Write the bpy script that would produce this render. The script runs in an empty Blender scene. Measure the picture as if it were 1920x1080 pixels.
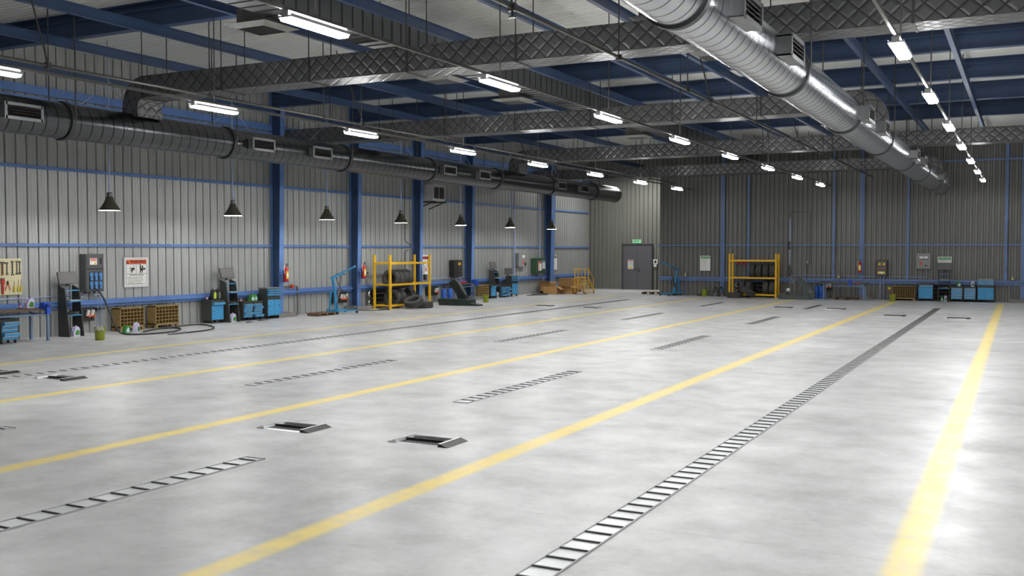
import bpy, bmesh, math, random
from mathutils import Vector, Matrix
random.seed(7)
PI = math.pi
scn = bpy.context.scene
COL = scn.collection

# ------------------------------------------------------------------ helpers
def lin(c):
    c = c / 255.0
    return c / 12.92 if c <= 0.04045 else ((c + 0.055) / 1.055) ** 2.4
def rgb(r, g, b): return (lin(r), lin(g), lin(b), 1.0)

MATS = {}
def mat(name, col, rough=0.5, metal=0.0, var=0.12, scale=6.0, spec=0.5, bump=0.0, emit=None, stretch=None):
    """procedural principled material: base colour broken up by object-space noise"""
    if name in MATS: return MATS[name]
    m = bpy.data.materials.new(name); m.use_nodes = True
    nt = m.node_tree; N = nt.nodes; L = nt.links
    b = N['Principled BSDF']
    b.inputs['Roughness'].default_value = rough
    b.inputs['Metallic'].default_value = metal
    b.inputs['Specular IOR Level'].default_value = spec
    tc = N.new('ShaderNodeTexCoord'); nz = N.new('ShaderNodeTexNoise')
    nz.inputs['Scale'].default_value = scale; nz.inputs['Detail'].default_value = 4
    src = tc.outputs['Object']
    if stretch:
        mp = N.new('ShaderNodeMapping'); mp.inputs['Scale'].default_value = stretch
        L.new(src, mp.inputs['Vector']); src = mp.outputs['Vector']
    L.new(src, nz.inputs['Vector'])
    rp = N.new('ShaderNodeMapRange')
    rp.inputs['From Min'].default_value = 0.3; rp.inputs['From Max'].default_value = 0.7
    rp.inputs['To Min'].default_value = 1 - var; rp.inputs['To Max'].default_value = 1 + var
    L.new(nz.outputs['Fac'], rp.inputs['Value'])
    mx = N.new('ShaderNodeVectorMath'); mx.operation = 'SCALE'
    mx.inputs[0].default_value = col[:3]
    L.new(rp.outputs['Result'], mx.inputs['Scale'])
    L.new(mx.outputs['Vector'], b.inputs['Base Color'])
    if bump:
        bp = N.new('ShaderNodeBump'); bp.inputs['Strength'].default_value = bump; bp.inputs['Distance'].default_value = 0.01
        L.new(nz.outputs['Fac'], bp.inputs['Height']); L.new(bp.outputs['Normal'], b.inputs['Normal'])
    if emit:
        b.inputs['Emission Color'].default_value = emit[0]; b.inputs['Emission Strength'].default_value = emit[1]
    MATS[name] = m
    return m

class MB:
    """collects primitive shapes into one mesh"""
    def __init__(s): s.bm = bmesh.new(); s.M = Matrix.Identity(4)
    def _v(s, co): return s.bm.verts.new(s.M @ Vector(co))
    def _f(s, vs):
        try: return s.bm.faces.new(vs)
        except ValueError: return None
    def box(s, c, d, rot=None):
        cx, cy, cz = c; hx, hy, hz = d[0] / 2, d[1] / 2, d[2] / 2
        R = rot if rot is not None else Matrix.Identity(3)
        vs = [s._v(Vector(c) + R @ Vector((x * hx, y * hy, z * hz))) for x in (-1, 1) for y in (-1, 1) for z in (-1, 1)]
        for f in ((0, 1, 3, 2), (4, 6, 7, 5), (0, 4, 5, 1), (2, 3, 7, 6), (0, 2, 6, 4), (1, 5, 7, 3)): s._f([vs[i] for i in f])
        return s
    def b2(s, x0, x1, y0, y1, z0, z1): return s.box(((x0 + x1) / 2, (y0 + y1) / 2, (z0 + z1) / 2), (abs(x1 - x0), abs(y1 - y0), abs(z1 - z0)))
    def cyl(s, p0, p1, r, r2=None, n=12, cap=True):
        p0, p1 = Vector(p0), Vector(p1); r2 = r if r2 is None else r2
        d = (p1 - p0).normalized(); a = d.orthogonal().normalized(); b = d.cross(a)
        A = [s._v(p0 + (a * math.cos(2 * PI * i / n) + b * math.sin(2 * PI * i / n)) * r) for i in range(n)]
        B = [s._v(p1 + (a * math.cos(2 * PI * i / n) + b * math.sin(2 * PI * i / n)) * r2) for i in range(n)]
        for i in range(n): s._f([A[i], A[(i + 1) % n], B[(i + 1) % n], B[i]])
        if cap: s._f(A[::-1]); s._f(B)
        return s
    def bar(s, p0, p1, w, h=None):
        """square bar from p0 to p1"""
        p0, p1 = Vector(p0), Vector(p1); h = h or w
        d = p1 - p0; ln = d.length; d.normalize()
        up = Vector((0, 0, 1)) if abs(d.z) < 0.95 else Vector((0, 1, 0))
        a = d.cross(up).normalized(); b = a.cross(d)
        R = Matrix((a, d, b)).transposed()
        return s.box((p0 + p1) / 2, (w, ln, h), R)
    def tube(s, pts, r, n=8, cap=True):
        pts = [Vector(p) for p in pts]; rings = []
        t0 = (pts[1] - pts[0]).normalized(); a = t0.orthogonal().normalized()
        for i, p in enumerate(pts):
            t = (pts[min(i + 1, len(pts) - 1)] - pts[max(i - 1, 0)]).normalized()
            a = (a - t * a.dot(t)).normalized(); b = t.cross(a)
            rings.append([s._v(p + (a * math.cos(2 * PI * k / n) + b * math.sin(2 * PI * k / n)) * r) for k in range(n)])
        for A, B in zip(rings, rings[1:]):
            for k in range(n): s._f([A[k], A[(k + 1) % n], B[(k + 1) % n], B[k]])
        if cap: s._f(rings[0][::-1]); s._f(rings[-1])
        return s
    def lathe(s, prof, n=20, c=(0, 0, 0), axis='z', close=False, cap=True):
        """profile of (radius, height) turned about an axis through c"""
        c = Vector(c); rings = []
        for r, h in prof:
            ring = []
            for k in range(n):
                u, v = r * math.cos(2 * PI * k / n), r * math.sin(2 * PI * k / n)
                ring.append(s._v(c + Vector({'z': (u, v, h), 'x': (h, u, v), 'y': (v, h, u)}[axis])))
            rings.append(ring)
        pr = list(zip(rings, rings[1:])) + ([(rings[-1], rings[0])] if close else [])
        for A, B in pr:
            for k in range(n): s._f([A[k], A[(k + 1) % n], B[(k + 1) % n], B[k]])
        if not close and cap:
            if prof[0][0] > 1e-4: s._f(rings[0][::-1])
            if prof[-1][0] > 1e-4: s._f(rings[-1])
        return s
    def prism(s, poly, a, b, plane='xz'):
        """polygon in a plane, extruded from a to b along the remaining axis"""
        def P(u, v, w): return {'xz': (u, w, v), 'yz': (w, u, v), 'xy': (u, v, w)}[plane]
        A = [s._v(P(u, v, a)) for u, v in poly]; B = [s._v(P(u, v, b)) for u, v in poly]; n = len(poly)
        s._f(A); s._f(B[::-1])
        for i in range(n): s._f([A[i], B[i], B[(i + 1) % n], A[(i + 1) % n]])
        return s
    def quad(s, *ps): s._f([s._v(p) for p in ps]); return s
    def build(s, name, m, parent=None, smooth=False, loc=None, rotz=None, uv=False, angle=None):
        bmesh.ops.remove_doubles(s.bm, verts=s.bm.verts, dist=1e-5)
        bmesh.ops.recalc_face_normals(s.bm, faces=s.bm.faces)
        if smooth:
            for f in s.bm.faces: f.smooth = True
            lim = angle or 0.7
            for e in s.bm.edges:
                if len(e.link_faces) == 2 and e.calc_face_angle(0) > lim: e.smooth = False
        me = bpy.data.meshes.new(name); s.bm.to_mesh(me); s.bm.free()
        me.materials.append(m)
        o = bpy.data.objects.new(name, me); COL.objects.link(o)
        if parent is not None: o.parent = parent
        if loc is not None: o.location = loc
        if rotz is not None: o.rotation_euler = (0, 0, rotz)
        return o

LABELS = set()
def tag(o, label, cat, group=None):
    o['label'] = label; o['category'] = cat
    if group: o['group'] = group
    return o
def thing(name, label, cat, loc=(0, 0, 0), rotz=0, group=None):
    o = bpy.data.objects.new(name, None); COL.objects.link(o)
    o.location = loc; o.rotation_euler = (0, 0, rotz); o.empty_display_size = 0.1
    return tag(o, label, cat, group)
def dup(o, parent=None):
    c = o.copy(); COL.objects.link(c)
    if parent is not None: c.parent = parent
    for ch in list(o.children): dup(ch, c)
    return c
def struct(name, mb, m, label=None, **k):
    o = mb.build(name, m, **k); o['kind'] = 'structure'
    if label: o['label'] = label
    return o
ORD = ['nearest', 'second', 'third', 'fourth', 'fifth', 'sixth', 'seventh', 'eighth', 'ninth', 'tenth', 'eleventh', 'twelfth']
def text(name, s, size, m, parent, loc, align='CENTER', rot=(PI / 2, 0, 0), sx=1.0, bold=0.0):
    cu = bpy.data.curves.new(name, 'FONT'); cu.body = s; cu.size = size; cu.align_x = align; cu.align_y = 'CENTER'
    cu.offset = bold; cu.extrude = 0.0005
    tmp = bpy.data.objects.new(name + '_tmp', cu); COL.objects.link(tmp)
    dg = bpy.context.evaluated_depsgraph_get()
    me = bpy.data.meshes.new_from_object(tmp.evaluated_get(dg))
    bpy.data.objects.remove(tmp); bpy.data.curves.remove(cu)
    me.materials.clear(); me.materials.append(m)
    o = bpy.data.objects.new(name, me); COL.objects.link(o); o.parent = parent
    o.location = loc; o.rotation_euler = rot; o.scale = (sx, 1, 1)
    return o
LW, BW, RW = -21.9, 46.35, 51.8          # left wall plane, back wall plane, recessed back wall plane
RX = -15.85                              # where the recess starts
DECK = 7.32
ROT_L = PI / 2                           # turns a thing built facing -Y so that it faces +X
def onL(Y, X=LW + 0.03, z=0.0): return dict(loc=(X, Y, z), rotz=ROT_L)
def onB(X, Y=BW - 0.03, z=0.0): return dict(loc=(X, Y, z), rotz=0)

# ------------------------------------------------------------------ materials
BLUE = mat('blue_steel_paint', rgb(88, 122, 180), 0.42, 0, 0.10, 3)
BLUEB = mat('blue_back_wall_paint', rgb(98, 122, 166), 0.42, 0, 0.10, 3)
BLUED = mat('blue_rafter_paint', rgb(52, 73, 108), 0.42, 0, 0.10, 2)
DARKM = mat('dark_rod_metal', rgb(70, 68, 66), 0.5, 0.4, 0.1)
PIPEM = mat('painted_pipe_metal', rgb(120, 118, 114), 0.35, 0.7, 0.1)
GREYM = mat('grey_sheet_metal', rgb(108, 110, 112), 0.45, 0.5, 0.06, 2)
CHAR = mat('charcoal_cabinet_paint', rgb(58, 60, 57), 0.5, 0, 0.08)
CBLUE = mat('cabinet_blue_paint', rgb(58, 140, 188), 0.4, 0, 0.06)
HOIST = mat('hoist_blue_paint', rgb(52, 132, 176), 0.4, 0, 0.08)
VISE = mat('vise_blue_paint', rgb(38, 84, 190), 0.4, 0, 0.08)
CYLB = mat('cylinder_blue_paint', rgb(38, 90, 178), 0.4, 0, 0.08)
STEELB = mat('bench_steel_blue', rgb(110, 132, 160), 0.45, 0.2, 0.08)
BROWN = mat('bench_top_brown', rgb(92, 74, 62), 0.6, 0, 0.2, 10)
WOOD = mat('pigeonhole_wood', rgb(142, 118, 72), 0.65, 0, 0.15, 8)
WOODD = mat('pigeonhole_back_wood', rgb(96, 80, 46), 0.7, 0, 0.15, 8)
PALLET = mat('old_pallet_wood', rgb(104, 78, 58), 0.8, 0, 0.25, 9)
CARD = mat('cardboard', rgb(166, 128, 80), 0.8, 0, 0.08, 5)
YEL = mat('rack_yellow_paint', rgb(226, 176, 30), 0.45, 0, 0.08)
LADY = mat('ladder_yellow_paint', rgb(210, 164, 48), 0.45, 0, 0.08)
RED = mat('extinguisher_red', rgb(196, 36, 32), 0.35, 0, 0.05)
REDM = mat('red_tool_paint', rgb(190, 40, 40), 0.4, 0, 0.08)
WHITE = mat('white_board', rgb(226, 226, 222), 0.5, 0, 0.03)
SIGNF = mat('sign_grey_edge', rgb(206, 208, 208), 0.45, 0, 0.03)
BLACK = mat('black_lettering', rgb(22, 22, 22), 0.6, 0, 0.05)
BLK = mat('black_plastic', rgb(34, 34, 34), 0.5, 0, 0.08)
RUB = mat('tyre_rubber', rgb(66, 65, 63), 0.7, 0, 0.15, 14, bump=0.2)
HOSE = mat('black_hose_rubber', rgb(48, 48, 48), 0.5, 0, 0.08)
ORANGE = mat('warning_orange', rgb(226, 92, 42), 0.5, 0, 0.04)
ORG = mat('socket_orange', rgb(224, 100, 60), 0.45, 0, 0.05)
GREEN = mat('sign_green', rgb(24, 146, 78), 0.5, 0, 0.04)
OLIVE = mat('olive_bucket_plastic', rgb(130, 140, 34), 0.4, 0, 0.06)
LAV = mat('lavender_plastic', rgb(204, 196, 224), 0.35, 0, 0.05)
GRNP = mat('green_plastic', rgb(70, 138, 62), 0.35, 0, 0.06)
LIME = mat('lime_label', rgb(176, 206, 72), 0.45, 0, 0.1, 30)
LABG = mat('jug_label_green', rgb(60, 130, 50), 0.45, 0, 0.3, 40)
LABB = mat('jug_label_blue', rgb(190, 214, 230), 0.45, 0, 0.3, 40)
PINK = mat('bottle_label_pink', rgb(214, 160, 160), 0.45, 0, 0.15, 40)
NAVY = mat('small_bottle_navy', rgb(66, 72, 128), 0.35, 0, 0.08)
CHROME = mat('bright_chrome', rgb(210, 212, 214), 0.18, 1.0, 0.05)
STEEL = mat('tool_steel', rgb(96, 96, 94), 0.35, 0.8, 0.1)
SCREEN = mat('dull_grey_screen', rgb(92, 90, 90), 0.35, 0, 0.03)
PANEL = mat('panel_dark_grey', rgb(84, 86, 86), 0.4, 0.2, 0.05)
PANELB = mat('panel_black', rgb(40, 40, 38), 0.45, 0.1, 0.06)
PANELG = mat('panel_light_grey', rgb(132, 134, 134), 0.45, 0.1, 0.04)
PGREEN = mat('panel_dark_green', rgb(50, 84, 60), 0.45, 0.1, 0.05)
SOCK = mat('socket_blue', rgb(74, 134, 198), 0.4, 0, 0.05)
CONDUIT = mat('conduit_pale_blue', rgb(158, 172, 204), 0.4, 0.3, 0.05)
PEG = mat('pegboard_cream', rgb(220, 212, 172), 0.55, 0, 0.03)
MACH = mat('machine_grey_green', rgb(72, 81, 79), 0.45, 0.1, 0.08)
MACHD = mat('machine_dark_green', rgb(36, 50, 46), 0.45, 0.1, 0.1)
LAMP = mat('lampshade_dark_olive', rgb(74, 70, 60), 0.4, 0.3, 0.05)
LAMPIN = mat('lampshade_inner_white', rgb(230, 228, 220), 0.5, 0, 0.02, emit=((1, 1, 0.98, 1), 55.0))
YLAB = mat('yellow_label', rgb(226, 208, 64), 0.5, 0, 0.05)
CREAM = mat('cream_label', rgb(232, 230, 214), 0.5, 0, 0.03)
LRED = mat('label_red', rgb(208, 66, 60), 0.5, 0, 0.05)
BOLTY = mat('warning_triangle_yellow', rgb(222, 186, 40), 0.5, 0, 0.04)
DOORM = mat('door_grey_paint', rgb(96, 96, 100), 0.45, 0.1, 0.03)
PLINTH = mat('footing_concrete', rgb(122, 118, 114), 0.85, 0, 0.12, 5)
KERB = mat('step_concrete', rgb(186, 186, 186), 0.7, 0, 0.08, 3)
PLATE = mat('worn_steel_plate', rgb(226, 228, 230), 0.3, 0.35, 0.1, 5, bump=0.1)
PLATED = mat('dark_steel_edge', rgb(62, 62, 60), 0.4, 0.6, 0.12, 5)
HOUSE = mat('light_housing_metal', rgb(186, 188, 190), 0.4, 0.3, 0.04)
GLOWUP = mat('added_uplight_glow', rgb(255, 255, 255), 0.5, 0, 0.0, emit=((1, 1, 0.99, 1), 60.0))  # glow of the strips added on top of the housings
GLOW = mat('lit_tube_diffuser', rgb(255, 255, 255), 0.5, 0, 0.0, emit=((1, 1, 0.99, 1), 170.0))
LOUV = mat('dark_louver_metal', rgb(64, 62, 60), 0.5, 0.4, 0.08)
FRAME = mat('vent_frame_metal', rgb(120, 122, 124), 0.4, 0.6, 0.05)
BEIGE = mat('ac_unit_grey', rgb(176, 176, 172), 0.5, 0, 0.04)
BAND = mat('band_dark_metal', rgb(66, 68, 70), 0.45, 0.6, 0.06)
EXITM = mat('exit_sign_face', rgb(150, 216, 170), 0.4, 0, 0.03, emit=((0.35, 0.75, 0.45, 1), 0.25))
EXITG = mat('exit_letter_green', rgb(40, 130, 70), 0.5, 0, 0.03)
BAG = mat('grey_bin_liner', rgb(168, 164, 154), 0.6, 0, 0.15, 12)
BROOM = mat('broom_handle', rgb(120, 116, 110), 0.6, 0, 0.1)

def galv(name, base, var, blot):
    """galvanised sheet: vertical streaks and blotches"""
    m = bpy.data.materials.new(name); m.use_nodes = True
    nt = m.node_tree; N, L = nt.nodes, nt.links; b = N['Principled BSDF']
    tc = N.new('ShaderNodeTexCoord')
    mp = N.new('ShaderNodeMapping'); mp.inputs['Scale'].default_value = (9, 9, 0.35)
    L.new(tc.outputs['Object'], mp.inputs['Vector'])
    n1 = N.new('ShaderNodeTexNoise'); n1.inputs['Scale'].default_value = 1.3; n1.inputs['Detail'].default_value = 5
    L.new(mp.outputs['Vector'], n1.inputs['Vector'])
    n2 = N.new('ShaderNodeTexNoise'); n2.inputs['Scale'].default_value = 0.7; n2.inputs['Detail'].default_value = 3
    L.new(tc.outputs['Object'], n2.inputs['Vector'])
    a = N.new('ShaderNodeMath'); a.operation = 'MULTIPLY_ADD'; a.inputs[1].default_value = var; a.inputs[2].default_value = 1 - var * .5
    L.new(n1.outputs['Fac'], a.inputs[0])
    c = N.new('ShaderNodeMath'); c.operation = 'MULTIPLY_ADD'; c.inputs[1].default_value = blot; c.inputs[2].default_value = 1 - blot * .5
    L.new(n2.outputs['Fac'], c.inputs[0])
    d = N.new('ShaderNodeMath'); d.operation = 'MULTIPLY'; L.new(a.outputs[0], d.inputs[0]); L.new(c.outputs[0], d.inputs[1])
    v = N.new('ShaderNodeVectorMath'); v.operation = 'SCALE'; v.inputs[0].default_value = base[:3]
    L.new(d.outputs[0], v.inputs['Scale']); L.new(v.outputs['Vector'], b.inputs['Base Color'])
    r = N.new('ShaderNodeMapRange'); r.inputs['To Min'].default_value = 0.38; r.inputs['To Max'].default_value = 0.58
    L.new(n1.outputs['Fac'], r.inputs['Value']); L.new(r.outputs['Result'], b.inputs['Roughness'])
    b.inputs['Metallic'].default_value = 0.35
    return m
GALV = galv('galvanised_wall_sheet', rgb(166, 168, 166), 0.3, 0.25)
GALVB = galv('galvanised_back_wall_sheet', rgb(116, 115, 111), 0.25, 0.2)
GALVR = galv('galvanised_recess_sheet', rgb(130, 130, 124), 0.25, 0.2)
DECKM = galv('roof_deck_sheet', rgb(226, 226, 222), 0.12, 0.12)

def floor_material():
    m = bpy.data.materials.new('polished_concrete_with_yellow_lines'); m.use_nodes = True
    nt = m.node_tree; N, L = nt.nodes, nt.links; b = N['Principled BSDF']
    tc = N.new('ShaderNodeTexCoord'); sep = N.new('ShaderNodeSeparateXYZ'); L.new(tc.outputs['Object'], sep.inputs[0])
    def M(op, *a):
        n = N.new('ShaderNodeMath'); n.operation = op
        for i, x in enumerate(a):
            if isinstance(x, (int, float)): n.inputs[i].default_value = x
            else: L.new(x, n.inputs[i])
        return n.outputs[0]
    def noise(scale, det, rough=.55, st=None):
        n = N.new('ShaderNodeTexNoise'); n.inputs['Scale'].default_value = scale; n.inputs['Detail'].default_value = det; n.inputs['Roughness'].default_value = rough
        if st:
            mp = N.new('ShaderNodeMapping'); mp.inputs['Scale'].default_value = st; L.new(tc.outputs['Object'], mp.inputs[0]); L.new(mp.outputs[0], n.inputs['Vector'])
        else: L.new(tc.outputs['Object'], n.inputs['Vector'])
        return n.outputs['Fac']
    X, Y = sep.outputs['X'], sep.outputs['Y']
    big, mid, fine = noise(0.35, 4), noise(1.6, 6, .6), noise(14, 4)
    v = M('ADD', M('MULTIPLY', big, 0.42), M('ADD', M('MULTIPLY', mid, 0.42), M('MULTIPLY', fine, 0.12)))   # about 0.48
    def joint(c, pos, step):
        t = M('PINGPONG', M('ADD', c, -pos), step / 2)
        mr = N.new('ShaderNodeMapRange'); mr.inputs['From Min'].default_value = 0.0; mr.inputs['From Max'].default_value = 0.03
        mr.inputs['To Min'].default_value = 0.9; mr.inputs['To Max'].default_value = 1.0
        L.new(t, mr.inputs['Value']); return mr.outputs['Result']
    tone = M('MULTIPLY', M('ADD', M('MULTIPLY', v, 1.15), -0.025), M('MULTIPLY', joint(X, -19.4, 4.15), joint(Y, 3.2, 4.2)))
    con = N.new('ShaderNodeCombineColor'); L.new(tone, con.inputs[0]); L.new(tone, con.inputs[1]); L.new(M('MULTIPLY', tone, 1.0), con.inputs[2])
    # painted lane lines
    mask = None
    for x0 in (-17.42, -13.16, -9.06, -4.92, -0.72):
        xx = X if x0 < -1 else M('ADD', X, M('MULTIPLY', M('ADD', Y, -7.0), 0.0045))
        d = M('ABSOLUTE', M('ADD', xx, -x0))
        mr = N.new('ShaderNodeMapRange'); mr.interpolation_type = 'SMOOTHSTEP'
        mr.inputs['From Min'].default_value = 0.06; mr.inputs['From Max'].default_value = 0.175
        mr.inputs['To Min'].default_value = 1; mr.inputs['To Max'].default_value = 0
        L.new(d, mr.inputs['Value'])
        mask = mr.outputs['Result'] if mask is None else M('MAXIMUM', mask, mr.outputs['Result'])
    mask = M('MULTIPLY', mask, M('LESS_THAN', Y, 44.6))
    worn = N.new('ShaderNodeMapRange'); worn.inputs['From Min'].default_value = 0.32; worn.inputs['From Max'].default_value = 0.55
    worn.inputs['To Min'].default_value = 0.62; worn.inputs['To Max'].default_value = 1
    L.new(noise(5, 5, .65), worn.inputs['Value'])
    mask = M('MULTIPLY', mask, worn.outputs['Result'])
    mix = N.new('ShaderNodeMix'); mix.data_type = 'RGBA'
    L.new(mask, mix.inputs['Factor']); L.new(con.outputs[0], mix.inputs['A']); mix.inputs['B'].default_value = rgb(240, 216, 122)
    L.new(mix.outputs['Result'], b.inputs['Base Color'])
    rr = N.new('ShaderNodeMapRange'); rr.inputs['From Min'].default_value = 0.3; rr.inputs['From Max'].default_value = 0.7
    rr.inputs['To Min'].default_value = 0.42; rr.inputs['To Max'].default_value = 0.3
    L.new(mid, rr.inputs['Value']); L.new(rr.outputs['Result'], b.inputs['Roughness'])
    b.inputs['Specular IOR Level'].default_value = 0.45
    bp = N.new('ShaderNodeBump'); bp.inputs['Strength'].default_value = 0.12; bp.inputs['Distance'].default_value = 0.02
    L.new(mid, bp.inputs['Height']); L.new(bp.outputs['Normal'], b.inputs['Normal'])
    return m
FLOORM = floor_material()

def quilt_material():
    """foil insulation quilted in diamonds, mapped by UV in metres"""
    m = bpy.data.materials.new('quilted_foil_insulation'); m.use_nodes = True
    nt = m.node_tree; N, L = nt.nodes, nt.links; b = N['Principled BSDF']
    uv = N.new('ShaderNodeUVMap'); sep = N.new('ShaderNodeSeparateXYZ'); L.new(uv.outputs[0], sep.inputs[0])
    def M(op, *a):
        n = N.new('ShaderNodeMath'); n.operation = op
        for i, x in enumerate(a):
            if isinstance(x, (int, float)): n.inputs[i].default_value = x
            else: L.new(x, n.inputs[i])
        return n.outputs[0]
    u, v = M('MULTIPLY', sep.outputs[0], PI / .31), M('MULTIPLY', sep.outputs[1], PI / .28)
    s1, s2 = M('ABSOLUTE', M('SINE', M('ADD', u, v))), M('ABSOLUTE', M('SINE', M('SUBTRACT', u, v)))
    sm = N.new('ShaderNodeMapRange'); sm.interpolation_type = 'SMOOTHSTEP'
    sm.inputs['From Min'].default_value = 0.0; sm.inputs['From Max'].default_value = 0.75
    L.new(M('MINIMUM', s1, s2), sm.inputs['Value']); h = sm.outputs[0]
    bp = N.new('ShaderNodeBump'); bp.inputs['Strength'].default_value = 0.4; bp.inputs['Distance'].default_value = 0.035
    L.new(h, bp.inputs['Height']); L.new(bp.outputs['Normal'], b.inputs['Normal'])
    mr = N.new('ShaderNodeMapRange'); mr.inputs['From Min'].default_value = 0.02; mr.inputs['From Max'].default_value = 0.2
    mr.inputs['To Min'].default_value = 0.05; mr.inputs['To Max'].default_value = 0.155
    L.new(h, mr.inputs['Value'])
    cc = N.new('ShaderNodeCombineColor')
    L.new(mr.outputs[0], cc.inputs[0]); L.new(M('MULTIPLY', mr.outputs[0], 1.01), cc.inputs[1]); L.new(M('MULTIPLY', mr.outputs[0], 1.03), cc.inputs[2])
    L.new(cc.outputs[0], b.inputs['Base Color'])
    b.inputs['Metallic'].default_value = 0.6; b.inputs['Roughness'].default_value = 0.36
    return m
QUILT = quilt_material()

def spiral_material(nm, lo, hi, rough):
    """spiral-wound steel duct: seam every 0.28 m, running round the local Y axis"""
    m = bpy.data.materials.new(nm); m.use_nodes = True
    nt = m.node_tree; N, L = nt.nodes, nt.links; b = N['Principled BSDF']
    tc = N.new('ShaderNodeTexCoord'); sep = N.new('ShaderNodeSeparateXYZ'); L.new(tc.outputs['Object'], sep.inputs[0])
    def M(op, *a):
        n = N.new('ShaderNodeMath'); n.operation = op
        for i, x in enumerate(a):
            if isinstance(x, (int, float)): n.inputs[i].default_value = x
            else: L.new(x, n.inputs[i])
        return n.outputs[0]
    ang = M('MULTIPLY', M('ARCTAN2', sep.outputs['Z'], sep.outputs['X']), 1 / (2 * PI))
    t = M('PINGPONG', M('ADD', M('MULTIPLY', sep.outputs['Y'], 1 / 0.28), ang), 0.5)
    mr = N.new('ShaderNodeMapRange'); mr.interpolation_type = 'SMOOTHSTEP'
    mr.inputs['From Min'].default_value = 0.025; mr.inputs['From Max'].default_value = 0.085
    L.new(t, mr.inputs['Value'])
    bp = N.new('ShaderNodeBump'); bp.inputs['Strength'].default_value = 0.14; bp.inputs['Distance'].default_value = 0.015
    L.new(M('POWER', M('MULTIPLY', t, 2.0), 0.4), bp.inputs['Height']); L.new(bp.outputs['Normal'], b.inputs['Normal'])
    nz = N.new('ShaderNodeTexNoise'); nz.inputs['Scale'].default_value = 3; L.new(tc.outputs['Object'], nz.inputs['Vector'])
    val = M('MULTIPLY', M('ADD', M('MULTIPLY', mr.outputs[0], hi - lo), lo), M('ADD', M('MULTIPLY', nz.outputs['Fac'], 0.25), 0.87))
    cc = N.new('ShaderNodeCombineColor')
    for i in range(3): L.new(M('MULTIPLY', val, (.95, 1, 1.07)[i]), cc.inputs[i])
    L.new(cc.outputs[0], b.inputs['Base Color'])
    b.inputs['Metallic'].default_value = 0.97; b.inputs['Roughness'].default_value = rough
    return m
SPIRAL = spiral_material('bright_spiral_duct_steel', .05, .5, .24)
SPIRALD = spiral_material('shaded_spiral_duct_steel', .025, .095, .27)  # same duct steel, dim reflections put into a darker base colour

# ------------------------------------------------------------------ the hall
struct('floor', MB().quad((-22.2, -9, 0), (14, -9, 0), (14, 52.2, 0), (-22.2, 52.2, 0)), FLOORM, 'pale polished concrete floor with yellow lane lines')

LEFTRIB = ((0, 0), (.03, 0), (.07, 1), (.22, .86), (.34, 1), (.44, .8), (.56, .8), (.66, 1), (.78, .86), (.93, 1), (.97, 0))
BACKRIB = ((0, 0), (.36, 0), (.46, 1), (.9, 1))
def corrugated(p0, p1, z0, z1, nrm, pitch, depth=0.045, rib=LEFTRIB):
    """trapezoid sheet from p0 to p1 (xy), ribs standing out along nrm"""
    mb = MB(); p0, p1, nrm = Vector(p0), Vector(p1), Vector(nrm)
    ln = (p1 - p0).length; d = (p1 - p0).normalized(); n = int(ln / pitch)
    prof = []
    for i in range(n + 1):
        s = i * pitch
        for u, h in rib:
            x = s + u * pitch
            if x <= ln: prof.append((x, h * depth))
    pts = [p0 + d * x + nrm * (h - depth) for x, h in prof]
    A = [mb._v((p.x, p.y, z0)) for p in pts]; B = [mb._v((p.x, p.y, z1)) for p in pts]
    for i in range(len(pts) - 1): mb._f([A[i], A[i + 1], B[i + 1], B[i]])
    return mb
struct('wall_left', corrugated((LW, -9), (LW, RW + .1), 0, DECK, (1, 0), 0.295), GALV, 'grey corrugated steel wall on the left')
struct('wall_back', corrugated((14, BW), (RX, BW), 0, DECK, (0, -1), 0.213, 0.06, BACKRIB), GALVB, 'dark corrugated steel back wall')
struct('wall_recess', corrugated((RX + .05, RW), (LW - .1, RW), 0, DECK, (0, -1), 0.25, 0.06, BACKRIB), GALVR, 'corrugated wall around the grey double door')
struct('wall_return', MB().b2(RX, RX + .04, BW, RW, 0, DECK), GALVB, 'side of the recess')
def roof():
    mb = MB(); y = -9.0; pts = []
    while y < 52.2:
        pts += [(y, 0), (y + .012, .03), (y + .03, .03), (y + .042, 0)]; y += 0.17
    A = [mb._v((-22, yy, DECK + h)) for yy, h in pts]; B = [mb._v((14, yy, DECK + h)) for yy, h in pts]
    for i in range(len(pts) - 1): mb._f([A[i], B[i], B[i + 1], A[i + 1]])
    return mb
struct('ceiling', roof(), DECKM, 'pale ribbed metal roof deck')

# roof beams: rafters across the hall, purlins along it
def ibeam(mb, axis, c, a0, a1, z0, z1, w, tf=0.02, tw=0.014):
    def bx(u0, u1, zz0, zz1):
        if axis == 'x': mb.b2(a0, a1, u0, u1, zz0, zz1)
        else: mb.b2(u0, u1, a0, a1, zz0, zz1)
    bx(c - w / 2, c + w / 2, z0, z0 + tf); bx(c - w / 2, c + w / 2, z1 - tf, z1); bx(c - tw / 2, c + tw / 2, z0 + tf, z1 - tf)
RB = 6.79
for i, y in enumerate((6.0, 15.1, 25.35, 29.62, 33.8, 38.02)):
    mb = MB(); ibeam(mb, 'x', y, LW + .02, 14, RB, DECK, 0.21)
    mb.b2(LW + .1, 14, y - .1, y - .03, DECK - .17, DECK - .15)
    struct('roof_beam', mb, BLUED, 'deep blue rafter across the hall, %s from the camera' % ORD[i])
PUR = (-18.65, -15.88, -13.26, -10.83, -8.63, -6.92, -5.15, -3.43, -1.5, 2.0, 5.0)
RAFT = [-9, 6.0, 15.1, 25.35, 29.62, 33.8, 38.02, RW]
for i, x in enumerate(PUR):
    y1 = RW - .1 if x < RX else BW - .1
    mb = MB(); ibeam(mb, 'y', x, -9, y1, RB - .21, RB, 0.10, 0.012, 0.012)
    struct('roof_beam', mb, BLUED, 'blue purlin running the length of the roof, number %s from the left wall' % (i + 1))
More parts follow.
